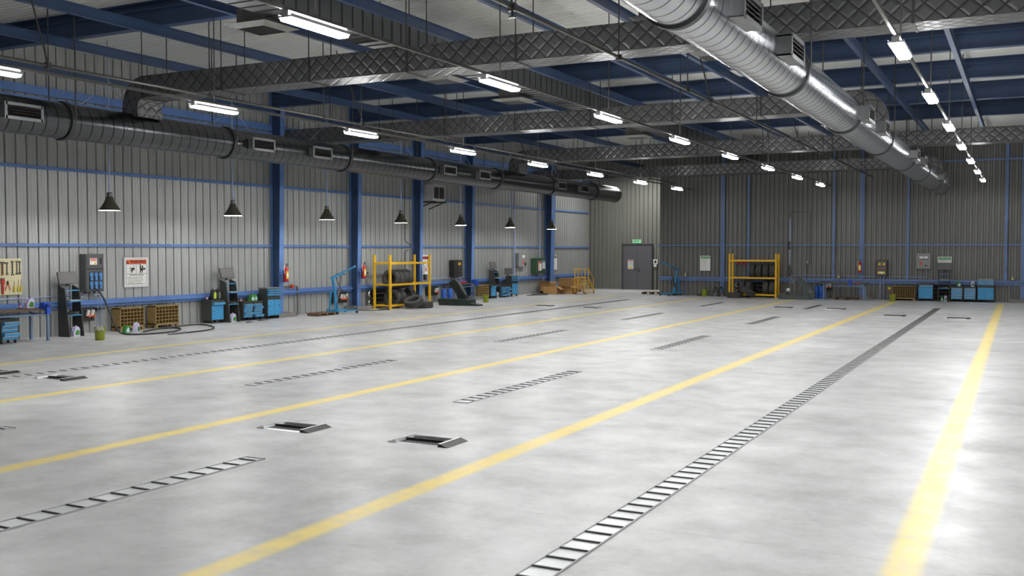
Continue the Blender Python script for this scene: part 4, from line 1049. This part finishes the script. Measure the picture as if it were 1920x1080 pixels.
tag(MB().cyl((-19.53, 18.75, .03), (-19.53, 19.2, .03), .03, n=12).cyl((-19.54, 18.6, .03), (-19.53, 18.75, .03), .024, n=12).build('hose_nozzle', FRAME, smooth=True), 'pale metal nozzle lying at the end of the black hose', 'nozzle')
# carts around the second workstation
cart_door(dict(loc=(-21.76, 22.3, 0), rotz=ROT_L), 'blue door cart with three bottles on it, left of the second stand')
small_bottle((-21.6, 22.08, .70), 'small navy bottle at the left end of the blue door cart')
tall_oil((-21.55, 22.29, .70), ROT_L, 'black oil bottle with a lime label on the blue door cart', LIME)
tall_oil((-21.58, 22.51, .70), ROT_L, 'black oil bottle nearest the second stand, on the blue door cart', mat('grey_oil_label', rgb(112, 110, 96), .5))
ws_set(LF(22.88, -21.66), ROT_L, 'between the blue carts')
jug((-21.4, 22.93, 0), ROT_L, LAV, LABG, LAV, 'lavender jug at the foot of the stand between the blue carts', .27, .19)
jug((-21.55, 22.99, 0), ROT_L, GRNP, LABB, GRNP, 'green jug tucked behind the lavender one at the second stand', .24, .13)
cart_drawers(dict(loc=(-21.72, 23.56, 0), rotz=ROT_L), 'low blue drawer cart right of the second stand, left one of two', (.06, .02, .0, .06, .0), h=.6, w=.43)
cart_drawers(dict(loc=(-21.72, 24.02, 0), rotz=ROT_L), 'low blue drawer cart against the tall cabinet, right one of two', (.0, .05, .0, .0, .07), h=.6, w=.43)
small_bottle((-21.5, 23.4, .58), 'small navy bottle on the left low drawer cart')
jug((-21.5, 23.87, .58), ROT_L, GRNP, LABB, RED, 'green coolant jug with a red cap on the low drawer carts', .23, .16)
jug((-21.56, 24.08, .58), ROT_L, GRNP, LABB, GRNP, 'plain green jug right of the red-capped one on the drawer carts', .22, .15)
tall_cabinet(dict(loc=(-21.6, 24.62, 0), rotz=ROT_L), 'tall blue cabinet with small drawers beside the nearest column')
for k, (x, y, a, lab) in enumerate(((-20.75, 22.95, .2, 'black-handled tool lying on the floor before the second stand'), (-20.95, 23.75, -.2, 'thin steel tool lying on the floor before the drawer carts'))):
    h = thing('hand_tool', lab, 'tool', (x, y, .015), ROT_L + a)
    MB().b2(-.17, .02, -.012, .012, -.012, .012).build('handle', BLK, h); MB().cyl((0, 0, 0), (.2, 0, 0), .007, n=8).build('shaft', STEEL, h)
extinguisher(dict(loc=(-21.42, 25.33, 1.15), rotz=ROT_L), 'red fire extinguisher on the nearest blue column')
extinguisher(dict(loc=(-21.42, 29.6, 1.15), rotz=ROT_L), 'red fire extinguisher on the second blue column')
t = thing('water_pipe', 'pipe with a red valve running down the wall beside the nearest column', 'pipe', (Wf, 26.0, 0), ROT_L)
MB().tube([(-.5, -.12, .97), (.33, -.12, .97), (.38, -.12, .95), (.4, -.12, .9), (.4, -.12, 0)], .03, 12).build('pipe_run', PIPEM, t, smooth=True)
MB().cyl((.02, -.12, .97), (.14, -.12, .97), .05, n=14).b2(.05, .11, -.2, -.14, .9, 1.04).build('red_valve', LRED, t)
pallet(dict(loc=(-21.1, 26.5, 0), rotz=ROT_L + .04), 'worn brown pallet on the floor left of the blue crane', .92, .5, .10)
crane(dict(loc=(-20.85, 27.6, 0), rotz=ROT_L), 'light blue engine crane before the left wall')
socket_box(dict(loc=(Wf, 28.72, .29), rotz=ROT_L), 'black box with three orange plugs behind the engine crane', 3, .8, .40)
cable('welding_cable', [(-21.8, 28.75, 1.32), (-21.75, 28.5, 1.3), (-21.66, 28.5, 1.0), (-21.55, 28.75, .6), (-21.2, 28.9, .1), (-20.9, 29.2, .02), (-20.5, 29.9, .02), (-20.75, 30.25, .02), (-21.0, 30.0, .02)], .014, HOSE, 'thin black cable hanging on the wall and coiling by the second column')
tag(MB().box((-21.8, 28.8, 1.32), (.05, .3, .05)).bar((-21.78, 28.9, 1.32), (-21.78, 29.1, 1.30), .03).build('cable_clamp', BLK), 'black cable clamp on the wall left of the second column', 'clamp')
tag(MB().box((-21.8, 30.28, 1.33), (.05, .26, .045)).bar((-21.78, 30.35, 1.33), (-21.78, 30.5, 1.33), .03).build('cable_clamp', BLK), 'black cable clamp on the wall right of the second column', 'clamp')
heat_register(dict(loc=(-21.84, 31.55, 0), rotz=ROT_L), 'black pipe heating register with chrome bends behind the near tyre rack', 2.0)
# tyre rack with tyres
tyre_rack(dict(loc=(-21.30, 31.78, 0), rotz=ROT_L) if False else dict(loc=(-21.45, 31.78, 0), rotz=ROT_L), 'yellow tyre rack at the left wall', 2.72, .7)
G1 = 'tyres on the near yellow rack'
src = tyre((-21.1, 31.02, 1.095), 'truck tyre on the top level of the near rack, first from the left', rot=(0, 0, PI / 2), group=G1)
for k, nm in ((1, 'second'), (2, 'third'), (3, 'fourth')): dup_tyre(src, (-21.1, 31.02 + .285 * k, 1.095), (0, 0, PI / 2), 'truck tyre on the top level of the near rack, %s from the left' % nm, G1)
dup_tyre(src, (-21.1, 31.1, .37), (0, 0, PI / 2), 'truck tyre on the bottom level of the near rack, first from the left', G1)
dup_tyre(src, (-21.1, 31.4, .37), (0, 0, PI / 2), 'truck tyre on the bottom level of the near rack, second from the left', G1)
dup_tyre(src, (-21.1, 32.25, .365), (0.0, 0, PI / 2 - .5), 'truck tyre standing turned sideways at the right of the near rack', G1)
dup_tyre(src, (-20.15, 31.75, .12), (0, PI / 2, .3), 'truck tyre lying flat on the floor by the near rack')
dup_tyre(src, (-20.2, 31.15, .265), (0, PI / 2 - .42, PI / 2), 'truck tyre leaning tilted over the flat one by the near rack')
warning_sign(dict(loc=(Wf, 34.62, 1.16), rotz=ROT_L), 'red-headed warning sign behind the right post of the near tyre rack', hd=LRED)
t = panel(dict(loc=(-21.40, 33.86, 1.22), rotz=ROT_L), 'small red and white notice with a black switch on the third column', .2, .3, .03, WHITE, 'switch')
MB().b2(-.04, .04, -.034, -.03, .1, .25).build('red_notice', LRED, t); MB().b2(-.16, .0, -.07, 0, -.25, -.02).build('switch_box', BLK, t)
# wall heater
t = thing('unit_heater', 'grey air heater box mounted on the wall behind the long spiral duct', 'heater', (LW + .05, 34.42, 4.14), ROT_L)
MB().b2(-.46, .46, -.72, -.05, 0, .66).build('heater_casing', BEIGE, t)
MB().b2(-.46, .46, -.76, -.72, .0, .66).build('front_frame', HOUSE, t)
for s in (-1, 1):
    g = MB().b2(s * .2 - .17, s * .2 + .17, -.768, -.758, .1, .56)
    for k in range(5): g.box((s * .2, -.772, .15 + k * .09), (.34, .03, .008), Matrix.Rotation(-.5, 3, 'X'))
    g.build('louver_grille', LOUV, t)
MB().b2(-.44, -.38, -.85, 0, -.06, 0).b2(.38, .44, -.85, 0, -.06, 0).bar((-.41, -.02, -.3), (-.41, -.7, -.05), .04).bar((.41, -.02, -.3), (.41, -.7, -.05), .04).build('bracket', DARKM, t)
socket_box(dict(loc=(Wf, 35.0, .3), rotz=ROT_L), 'black box with two orange plugs right of the near tyre rack', 2, .75, .38)
t = panel(dict(loc=(Wf, 36.88, 1.02), rotz=ROT_L), 'black cabinet with small yellow labels before the fourth column', .7, .72, .22, PANELB)
for k in range(2): MB().b2(.02 + k * .12, .1 + k * .12, -.225, -.22, .5, .62).build('yellow_label', BOLTY, t)
for z in (.08, .2, .3, .4): MB().b2(.02, .24, -.224, -.22, z, z + .03).build('label_strip', PANEL, t)
conduit([(-21.82, 34.4, .98), (-21.82, 38.3, 1.0)], .016, 'pale pipe along the wall behind the dark green machine')
old_changer(dict(loc=(-19.86, 34.3, 0), rotz=0.04), 'dark green tyre changer with a bent arm by the left wall')
gas_cylinder((-21.35, 35.2, 0), 'blue gas cylinder left of the dark green tyre changer', .11, .52)
gas_cylinder((-21.3, 35.6, 0), 'blue gas cylinder partly hidden behind the dark green tyre changer', .11, .52)
bench(dict(loc=(-21.8, 36.75, 0), rotz=ROT_L), 'workbench behind the dark green tyre changer', 1.9, .62, .74)
vise((-21.26, 37.55, .742), ROT_L, 'blue bench vise on the workbench behind the green tyre changer')
t = thing('floor_jack', 'red jack lying on the bench behind the green tyre changer', 'jack', (-21.4, 36.6, .742), ROT_L)
MB().b2(-.45, .5, -.05, .05, .03, .09).build('jack_body', REDM, t); MB().bar((-.45, 0, .08), (-1.0, 0, .03), .03).build('jack_handle', STEEL, t); MB().cyl((-.1, 0, .09), (-.1, 0, .2), .03, n=10).build('jack_post', NAVY, t)
pigeonhole(dict(loc=(-21.62, 38.5, 0), rotz=ROT_L), 'wooden pigeonhole cabinet right of the fourth column')
bucket((-19.92, 36.2, 0), 'olive bucket before the fourth column', .125, .31, False)
cart_door(dict(loc=(-21.6, 39.3, 0), rotz=ROT_L), 'blue door cart left of the far stand on the left wall', h=.64, w=.46, drawer_out=.03)
ws_set(LF(39.85, -21.66), ROT_L, 'far down the left wall')
jug((-21.38, 39.9, 0), ROT_L, LAV, LABG, LAV, 'lavender jug at the foot of the far stand on the left wall', .27, .19)
cart_drawers(dict(loc=(-21.7, 40.42, 0), rotz=ROT_L), 'low blue drawer cart at the far stand, left one of the far pair', (.1, .04, .1, .0, .1), h=.56, w=.43)
cart_drawers(dict(loc=(-21.7, 40.9, 0), rotz=ROT_L), 'low blue drawer cart at the far stand, right one of the far pair', (.04, .12, .0, .1, .0), h=.56, w=.43)
tall_cabinet(dict(loc=(-21.66, 41.55, 0), rotz=ROT_L), 'tall blue cabinet with open drawers right of the far stand', outs=(.1, .03, .1))
monitor(dict(loc=(-21.55, 41.35, .99), rotz=ROT_L - .4), 'small black monitor standing on the far tall blue cabinet', .05, .42, .28)
t = panel(dict(loc=(Wf, 43.1, 1.36), rotz=ROT_L), 'light grey electrical panel with red marks before the green panel', .85, .66, .2, PANELG)
MB().b2(-.05, .2, -.206, -.2, .44, .56).build('meter', WHITE, t); MB().b2(-.02, .1, -.204, -.2, .14, .32).build('red_mark', LRED, t); MB().b2(.2, .3, -.23, -.2, .06, .2).build('rotary_switch', BLK, t)
t = panel(dict(loc=(Wf, 45.0, 1.02), rotz=ROT_L), 'dark green electrical panel with red and white notices by the fifth column', 1.15, .74, .25, PGREEN)
n1 = MB().b2(-.28, .08, -.256, -.25, .12, .58).build('notice_board', WHITE, t); MB().b2(-.27, .07, -.259, -.255, .48, .57).b2(-.26, -.2, -.259, -.255, .14, .46).build('red_band', LRED, n1)
MB().b2(.16, .52, -.256, -.25, .2, .62).build('white_notice', SIGNF, t)
MB().b2(.17, .51, -.258, -.255, .52, .61).build('blue_band', SOCK, t)
t = safety_sign(dict(loc=(Wf, 47.25, 1.14), rotz=ROT_L), 'narrow dark board with a green header right of the fifth column', .42, .74, ['', ''], 'SAFETY')
t.children[0].data.materials.clear(); t.children[0].data.materials.append(PANEL)
conduit([(-21.8, 33.0, 7.2), (-21.8, 33.0, 2.55), (-21.7, 33.05, 2.45), (-21.7, 33.25, 2.4), (-21.7, 33.25, 2.25), (-21.7, 33.05, 2.18), (-21.8, 33.0, 2.1), (-21.8, 33.0, .95)], .022, 'pipe kinking around the girt above the near tyre rack', PIPEM)
conduit([(-21.82, 42.5, 5.5), (-21.82, 42.5, .9)], .035, 'pale vertical pipe left of the light grey panel')
conduit([(-21.82, 45.3, 5.5), (-21.82, 45.3, 2.5), (-21.75, 45.1, 2.3), (-21.75, 45.1, 1.76)], .035, 'pale pipe dropping into the dark green panel')
conduit([(-21.8, 45.1, 1.0), (-21.8, 45.1, .8), (-21.75, 45.6, .7), (-21.75, 45.6, .02)], .035, 'pale pipe from the dark green panel to the floor')
conduit([(-21.6, 46.47, .95), (-21.6, 46.54, .93), (-21.6, 46.58, .85), (-21.6, 46.58, .02)], .035, 'pale pipe stub right of the fifth column')
cable('floor_cable', [(-21.0, 42.2, .02), (-20.8, 42.9, .02), (-20.6, 43.6, .02), (-21.0, 44.2, .02), (-21.3, 43.6, .02), (-21.1, 42.9, .02)], .018, HOSE, 'black cable coiled on the floor before the light grey panel')
# cardboard boxes and rolling ladder
carton((-20.82, 44.6, 0), .06, .72, .5, .36, 'cardboard box with one flap up, closest to the camera in the box group', (0, 0, 0, 1))
carton((-21.35, 45.25, .11), -.05, .6, .5, .40, 'cardboard box on a pallet behind the front left box, flaps raised', (1, 1, 1, 0))
pallet(dict(loc=(-21.3, 45.52, 0), rotz=0), 'dark pallet under the left cardboard boxes', .9, .58, .10)
carton((-20.2, 45.25, 0), -.08, .66, .5, .29, 'open cardboard box before the largest box', (1, 1, 1, 0))
carton((-21.05, 47.3, .11), 0, 1.0, .6, .60, 'largest cardboard box standing on a pallet behind the open one', closed=True)
pallet(dict(loc=(-21.05, 47.62, 0), rotz=0), 'dark pallet under the largest cardboard box', 1.1, .64, .10)
t = thing('rolling_ladder', 'yellow rolling ladder platform in the left corner', 'ladder', (-19.45, 45.45, 0), ROT_L)
wd = .55; LADR = []
for s in (-1, 1):
    y = s * wd / 2
    MB().bar((-.52, y, .06), (-.52, y, 1.28), .035).build('post', LADY, t); MB().bar((-.12, y, .06), (-.12, y, 1.28), .035).build('post', LADY, t)
    MB().bar((-.52, y, .1), (.60, y, .1), .04).build('base_rail', LADY, t)
    MB().bar((-.12, y, .82), (.60, y, .12), .045).build('stringer', LADY, t)
    MB().bar((-.12, y, 1.26), (.55, y, .72), .03).bar((.55, y, .72), (.50, y, .22), .03).bar((-.52, y, 1.24), (-.12, y, 1.24), .03).build('handrail', LADY, t)
    for x in (-.5, .58): MB().cyl((x, y - .02, .045), (x, y + .02, .045), .045, n=12).build('castor', BLK, t)
for k in range(5): MB().box((-.05 + k * .135, 0, .78 - k * .14), (.15, wd - .04, .025)).build('tread', LADY, t)
MB().box((-.32, 0, .82), (.42, wd, .03)).build('platform', LADY, t)
for z in (1.24, .5): MB().bar((-.52, -wd / 2, z), (-.52, wd / 2, z), .03).build('cross_rail', LADY, t)

# ------------------------------------------------------------------ BACK WALL
t = thing('exit_sign', 'green and white exit sign above the grey double door', 'sign', (-19.0, RW - .06, 2.54))
MB().b2(-.24, .24, -.05, 0, 0, .2).build('sign_face', EXITM, t)
text('lettering', 'EXIT', .17, EXITG, t, (0, -.055, .1), bold=.004)
t = thing('danger_notice', 'small white danger notice with a yellow triangle on the left door leaf', 'sign', (-19.36, RW - .095, 1.12))
MB().b2(-.16, .16, -.008, 0, 0, .5).build('notice_board', SIGNF, t); MB().b2(-.13, .13, -.011, -.007, .41, .48).build('header_band', LRED, t)
text('lettering', 'DANGER', .055, WHITE, t, (0, -.0125, .445)); MB().prism([(-.1, .04), (.1, .04), (0, .2)], -.011, -.007, 'xz').build('warning_triangle', BOLTY, t)
for k in range(3): text('lettering', ('High voltage', 'Authorized', 'personnel only')[k], .036, BLACK, t, (0, -.0095, .36 - k * .05))
t = thing('access_keypad', 'white wall keypad right of the double door', 'keypad', (-17.92, RW - .06, 1.26))
MB().b2(-.12, .12, -.06, 0, .14, .40).build('keypad_housing', WHITE, t); MB().b2(-.06, .06, -.065, -.06, .2, .33).build('keypad_screen', BLK, t)
MB().b2(-.1, .06, -.05, 0, 0, .12).build('card_reader', CREAM, t)
conduit([(-17.85, RW - .08, 1.25), (-17.85, RW - .08, .02)], .03, 'dark conduit from the wall keypad to the floor', DARKM)
pallet(dict(loc=(-16.35, 46.9, 0), rotz=0), 'dark pallet on the floor left of the far blue crane', .9, .5, .11)
crane(dict(loc=(-15.05, 45.75, 0), rotz=-PI / 2 - .3), 'light blue engine crane at the back wall, right of the door', mirror=1)
def valve_stand(x, label):
    t = thing('gas_valve_post', label, 'valve post', (x, BW - .2, 0))
    MB().cyl((0, 0, 0), (0, 0, .95), .02, n=10).build('post', mat('post_blue_grey', rgb(96, 112, 150), .45), t)
    MB().b2(-.05, .05, -.05, .05, .92, 1.1).build('meter_box', PANELG, t); MB().b2(-.03, .03, -.055, -.05, .94, 1.0).build('yellow_tag', YLAB, t)
    MB().tube([(0, 0, 1.12), (0, 0, 1.25), (-.05, 0, 1.28), (-.2, 0, 1.28), (-.24, 0, 1.34), (-.24, 0, 1.5)], .012, 8).build('pipe_bend', PIPEM, t)
    MB().tube([(.05, 0, 1.1), (.14, 0, 1.16), (.16, 0, 1.05), (.12, 0, .95)], .01, 6).build('hose_loop', FRAME, t)
valve_stand(-14.48, 'pale gas valve post between the far blue crane and the safety sign')
valve_stand(-7.42, 'pale gas valve post behind the far workbench')
valve_stand(-.5, 'pale gas valve post at the right image edge')
safety_sign(dict(loc=(-13.57, BW - .05, 1.19), rotz=0), 'tall white safety sign with a green header at the left of the back wall', .5, .71, ['Keep work area clean.', 'Wear eye protection.', 'Report all hazards.', 'Use proper tools.', 'No horseplay.', 'Lift with care.', 'Stop and think first.'])
t = thing('push_broom', 'broom leaning on the back wall under the tall safety sign', 'broom', (-13.72, BW - .25, 0))
MB().cyl((0, 0, .06), (.06, .17, 1.15), .014, n=8).build('handle', BROOM, t); MB().b2(-.16, .12, -.05, .04, 0, .07).build('brush_head', BLK, t)
bucket((-13.5, 45.95, 0), 'olive bucket under the tall safety sign', .135, .31)
for k, (x, y) in enumerate(((-12.9, 45.75), (-12.68, 45.9))):
    t = thing('trestle', 'black folding trestle by the far yellow rack, %s of two' % ('left' if k == 0 else 'right'), 'trestle', (x, y, 0), .1)
    for s in (-1, 1):
        for q in (-1, 1): MB().bar((s * .19, q * .12, 0), (s * .03, q * .1, .42), .025).build('leg', BLK, t)
    MB().bar((0, -.16, .43), (0, .16, .43), .05).build('top_bar', BLK, t); MB().bar((-.1, -.12, .2), (.1, -.12, .2), .02).build('brace', BLK, t)
tyre_rack(dict(loc=(-11.12, BW - .3, 0), rotz=0), 'yellow tyre rack at the back wall', 2.12, .55)
heat_register(dict(loc=(-11.1, BW - .04, 0), rotz=0), 'pipe heating register behind the far tyre rack', 1.75)
G2 = 'tyres on the far yellow rack'
for k, x in enumerate((-11.17, -10.86, -10.55, -10.24)): dup_tyre(src, (x, 45.775, 1.195), (0, 0, .0), 'truck tyre on the top level of the far rack, %s from the left' % ('first', 'second', 'third', 'fourth')[k], G2)
for k, x in enumerate((-11.62, -11.33, -10.55, -10.24)): dup_tyre(src, (x, 45.775, .42), (0, 0, .0), 'truck tyre on the bottom level of the far rack, %s from the left' % ('first', 'second', 'third', 'fourth')[k], G2)
dup_tyre(src, (-11.78, 44.95, .12), (0, PI / 2, .3), 'truck tyre lying flat on the floor by the far rack')
dup_tyre(src, (-11.2, 44.95, .29), (0, PI / 2 + .5, .1), 'truck tyre leaning tilted by the far rack')
t = thing('wall_bracket_rail', 'small rail with three red knobs on the back wall above the far rack', 'hook rail', (-11.8, BW - .05, 1.55))
MB().b2(-.28, .28, -.03, 0, -.03, .03).build('rail', PANEL, t)
for k in range(3): MB().cyl((-.2 + k * .2, -.09, 0), (-.2 + k * .2, -.03, 0), .06, n=12).build('red_knob', REDM, t)
conduit([(-9.6, BW - .12, 3.6), (-9.6, BW - .12, 2.55)], .03, 'pale vertical pipe above the grey tyre changer, upper length')
conduit([(-9.6, BW - .16, 2.55), (-9.66, BW - .2, 2.48), (-9.66, BW - .2, 2.28), (-9.6, BW - .16, 2.2)], .035, 'black hose bend around the girt above the grey tyre changer', HOSE)
conduit([(-9.6, BW - .12, 2.2), (-9.6, BW - .12, 1.5)], .03, 'pale vertical pipe above the grey tyre changer, lower length')
cable('hanging_hose', [(-9.62, BW - .2, 1.5), (-9.66, BW - .2, 1.2), (-9.6, BW - .22, 1.0), (-9.52, BW - .2, 1.2), (-9.56, BW - .2, 1.4)], .02, HOSE, 'black hose loop hanging at the end of the pale pipe by the far rack', 'hose')
tyre_changer(dict(loc=(-9.0, 45.1, 0), rotz=0), 'grey tyre changer with a raised clamp arm right of the far rack', MACH, PANEL)
gas_cylinder((-8.33, 45.85, 0), 'slim blue gas cylinder beside the grey tyre changer, left one', .09, .52)
gas_cylinder((-8.12, 45.85, 0), 'wider blue gas cylinder left of the far workbench, right one', .12, .52)
t = thing('pressure_dial', 'round dial box on the back wall above the blue cylinders', 'dial', (-8.82, BW - .06, 1.5))
MB().b2(-.1, .12, -.06, 0, 0, .25).build('dial_box', PANEL, t); MB().cyl((0, -.08, .13), (0, -.06, .13),   .07, n=18).build('dial_face', PANELG, t); MB().bar((0, -.085, .13), (.03, -.085, .17), .01).build('dial_needle', LRED, t)
conduit([(-8.82, BW - .09, 1.5), (-8.82, BW - .09, .6), (-8.6, BW - .1, .5)], .014, 'dark pipe dropping from the round dial box', DARKM)
bench(dict(loc=(-7.0, 45.35, 0), rotz=0), 'workbench with blue-grey legs at the back wall', 1.9, .62, .74)
vise((-6.72, 44.82, .742), 0, 'blue bench vise on the far workbench at the back wall')
t = thing('hand_tool', 'dark wrench lying on the far workbench', 'tool', (-7.4, 45.0, .752), .1); MB().b2(-.25, .25, -.02, .02, -.01, .015).build('handle', STEEL, t); MB().cyl((.25, 0, -.01), (.25, 0, .02), .04, n=10).build('head', STEEL, t)
t = thing('hand_tool', 'red-handled tool lying on the far workbench', 'tool', (-6.35, 45.0, .752), .05); MB().b2(-.2, .0, -.02, .02, -.01, .02).build('handle', REDM, t); MB().cyl((0, 0, .004), (.2, 0, .004), .01, n=8).build('shaft', STEEL, t)
socket_box(dict(loc=(-7.95, BW - .06, .38), rotz=0), 'black socket box with orange plugs under the far workbench', 2, .5, .36)
pallet(dict(loc=(-7.0, 45.9, 0), rotz=0), 'brown pallet on the floor under the far workbench', 1.0, .5, .1)
extinguisher(dict(loc=(-6.53, BW - .15, 1.17), rotz=0), 'red fire extinguisher on the blue post of the back wall')
conduit([(-9.55, BW - .1, 1.02), (-4.0, BW - .1, 1.0)], .012, 'thin pale pipe along the back wall above the heavy girt')
t = panel(dict(loc=(-5.62, BW - .05, 1.03), rotz=0), 'dark panel with yellow and red buttons on the back wall', .42, .70, .18, PANELB)
MB().b2(-.2, .2, -.19, -.18, .03, .67).build('panel_door', PANEL, t)
for k in range(2): MB().b2(-.14 + k * .18, -.04 + k * .18, -.196, -.19, .47, .58).build('yellow_label', BOLTY, t)
for k in range(3): MB().cyl((-.13 + k * .12, -.2, .34), (-.13 + k * .12, -.19, .34), .03, n=10).build('red_button', LRED, t)
MB().b2(-.16, .14, -.196, -.19, .1, .2).build('name_plate', YLAB, t); MB().b2(-.08, .06, -.2, -.195, .12, .18).build('white_plate', WHITE, t)
for k, x in enumerate((-5.68, -5.55)): conduit([(x, BW - .1, 1.03), (x, BW - .1, .03)], .02, 'pale conduit below the panel with yellow buttons, %s one' % ('left' if k == 0 else 'right'))
t = panel(dict(loc=(-5.2, BW - .12, 0), rotz=0), 'low dark power box with a yellow label behind the far bucket', .46, .66, .2, PANEL)
MB().b2(-.14, -.02, -.206, -.2, .45, .56).build('yellow_label', BOLTY, t)
for k in range(2): MB().cyl((-.13 + k * .12, -.21, .33), (-.13 + k * .12, -.2, .33), .03, n=10).build('red_button', LRED, t)
bucket((-5.0, 44.75, 0), 'olive bucket at the end of a yellow line by the back wall', .13, .31)
pigeonhole(dict(loc=(-4.66, BW - .34, 0), rotz=0), 'wooden pigeonhole cabinet at the back wall', .9, .33, .62, 9, 6)
t = panel(dict(loc=(-3.93, BW - .05, 1.37), rotz=0), 'grey electrical panel with two meters on the back wall', .56, .66, .16, PANELG)
MB().b2(-.25, .25, -.17, -.16, .03, .6).build('panel_door', PANELG, t)
for k in range(2): MB().b2(-.16 + k * .18, -.01 + k * .18, -.176, -.17, .43, .53).build('meter', WHITE, t)
MB().b2(-.17, .19, -.174, -.17, .38, .43).build('meter_shadow_strip', PANEL, t)
MB().b2(-.14, -.05, -.175, -.17, .16, .3).build('red_frame', LRED, t); MB().cyl((.1, -.2, .13), (.1, -.17, .13), .04, n=12).build('rotary_switch', BLK, t); MB().cyl((.18, -.18, .13), (.18, -.17, .13), .022, n=10).build('red_button', LRED, t)
conduit([(-3.8, BW - .1, 1.36), (-3.8, BW - .1, 1.0), (-4.0, BW - .1, 1.0)], .014, 'pale pipe dropping from the grey panel with two meters')
safety_sign(dict(loc=(-3.1, BW - .05, 1.56), rotz=0), 'wide white safety sign with a green header above the far stand', .54, .33, ['Always wear protective', 'equipment in this area.'])
cart_door(dict(loc=(-3.79, BW - .24, 0), rotz=0), 'blue door cart at the back wall, left of the far stand', h=.75, w=.58, d=.38, drawer_out=.0)
BF = lambda X, Y0: (lambda x, y, z: (X + x, Y0 + y, z))
ws_set(BF(-3.08, BW - .26), 0, 'at the back wall')
heat_register(dict(loc=(-2.5, BW - .04, 0), rotz=0), 'pipe register with chrome bends behind the carts at the back wall', 2.0)
jug((-3.02, 46.0, 0), 0, LAV, LABG, LAV, 'lavender jug at the foot of the back wall stand', .26, .12)
jug((-3.17, 46.0, 0), 0, GRNP, LABB, GRNP, 'green jug at the foot of the back wall stand', .2, .1)
cart_drawers(dict(loc=(-2.58, BW - .26, 0), rotz=0), 'blue drawer cart at the back wall, left one of two', (0, 0, 0, 0, 0), h=.65, w=.47, d=.38, drawer_h=.09)
cart_drawers(dict(loc=(-2.08, BW - .26, 0), rotz=0), 'blue drawer cart at the back wall, right one of two', (0, 0, 0, 0, 0), h=.65, w=.47, d=.38, drawer_h=.09)
jug((-2.52, 46.0, .63), .2, GRNP, LABB, GRNP, 'green jug on the left drawer cart at the back wall', .21, .14)
jug((-1.98, 46.0, .63), 0, LAV, LABG, LAV, 'lavender jug on the right drawer cart at the back wall', .25, .12)
tall_cabinet(dict(loc=(-1.48, BW - .26, 0), rotz=0), 'tall blue cabinet at the back wall, rightmost cabinet', .62, .38, .68, .98, (.0, .0, .0))
conduit([(-9.58, BW - .1, 3.75), (-9.58, BW - .1, 3.9), (-8.72, BW - .1, 3.9), (-8.72, BW - .1, 1.8)], .012, 'thin dark conduit arch high on the back wall', DARKM)
conduit([(-7.58, BW - .1, 4.6), (-7.58, BW - .1, 1.9)], .012, 'thin dark conduit beside the third post of the back wall', DARKM)
conduit([(-.7, BW - .14, 3.4), (-.7, BW - .14, 1.9)], .012, 'thin dark conduit above the valve post at the right image edge', DARKM)

# ------------------------------------------------------------------ light and camera
w = bpy.data.worlds.new('World'); scn.world = w; w.use_nodes = True
bg = w.node_tree.nodes['Background']; bg.inputs['Color'].default_value = (0.93, 0.96, 1.0, 1); bg.inputs['Strength'].default_value = 0.17

def area(name, loc, rot, sx, sy, power, col=(1, .99, .96)):
    l = bpy.data.lights.new(name, 'AREA'); l.shape = 'RECTANGLE'; l.size = sx; l.size_y = sy; l.energy = power; l.color = col
    o = bpy.data.objects.new(name, l); COL.objects.link(o); o.location = loc; o.rotation_euler = rot; return o
area('recess_fill_light', (-18.4, 49.0, 6.2), (0, 0, 0), 2.5, .3, 260)  # added light without a fixture, brightens the door recess

cam = bpy.data.cameras.new('Camera'); co = bpy.data.objects.new('Camera', cam); COL.objects.link(co)
cam.lens = 35.0; cam.sensor_width = 36.0; cam.clip_end = 300
yaw, pitch = math.radians(27.3178), math.radians(-2.2212)
co.location = (0, 0, 2.2); co.rotation_euler = (PI / 2 + pitch, 0, yaw)
scn.camera = co
scn.view_settings.view_transform = 'Standard'
scn.view_settings.look = 'None'
scn.view_settings.exposure = 0.0
try: scn.cycles.use_denoising = True
except Exception: pass
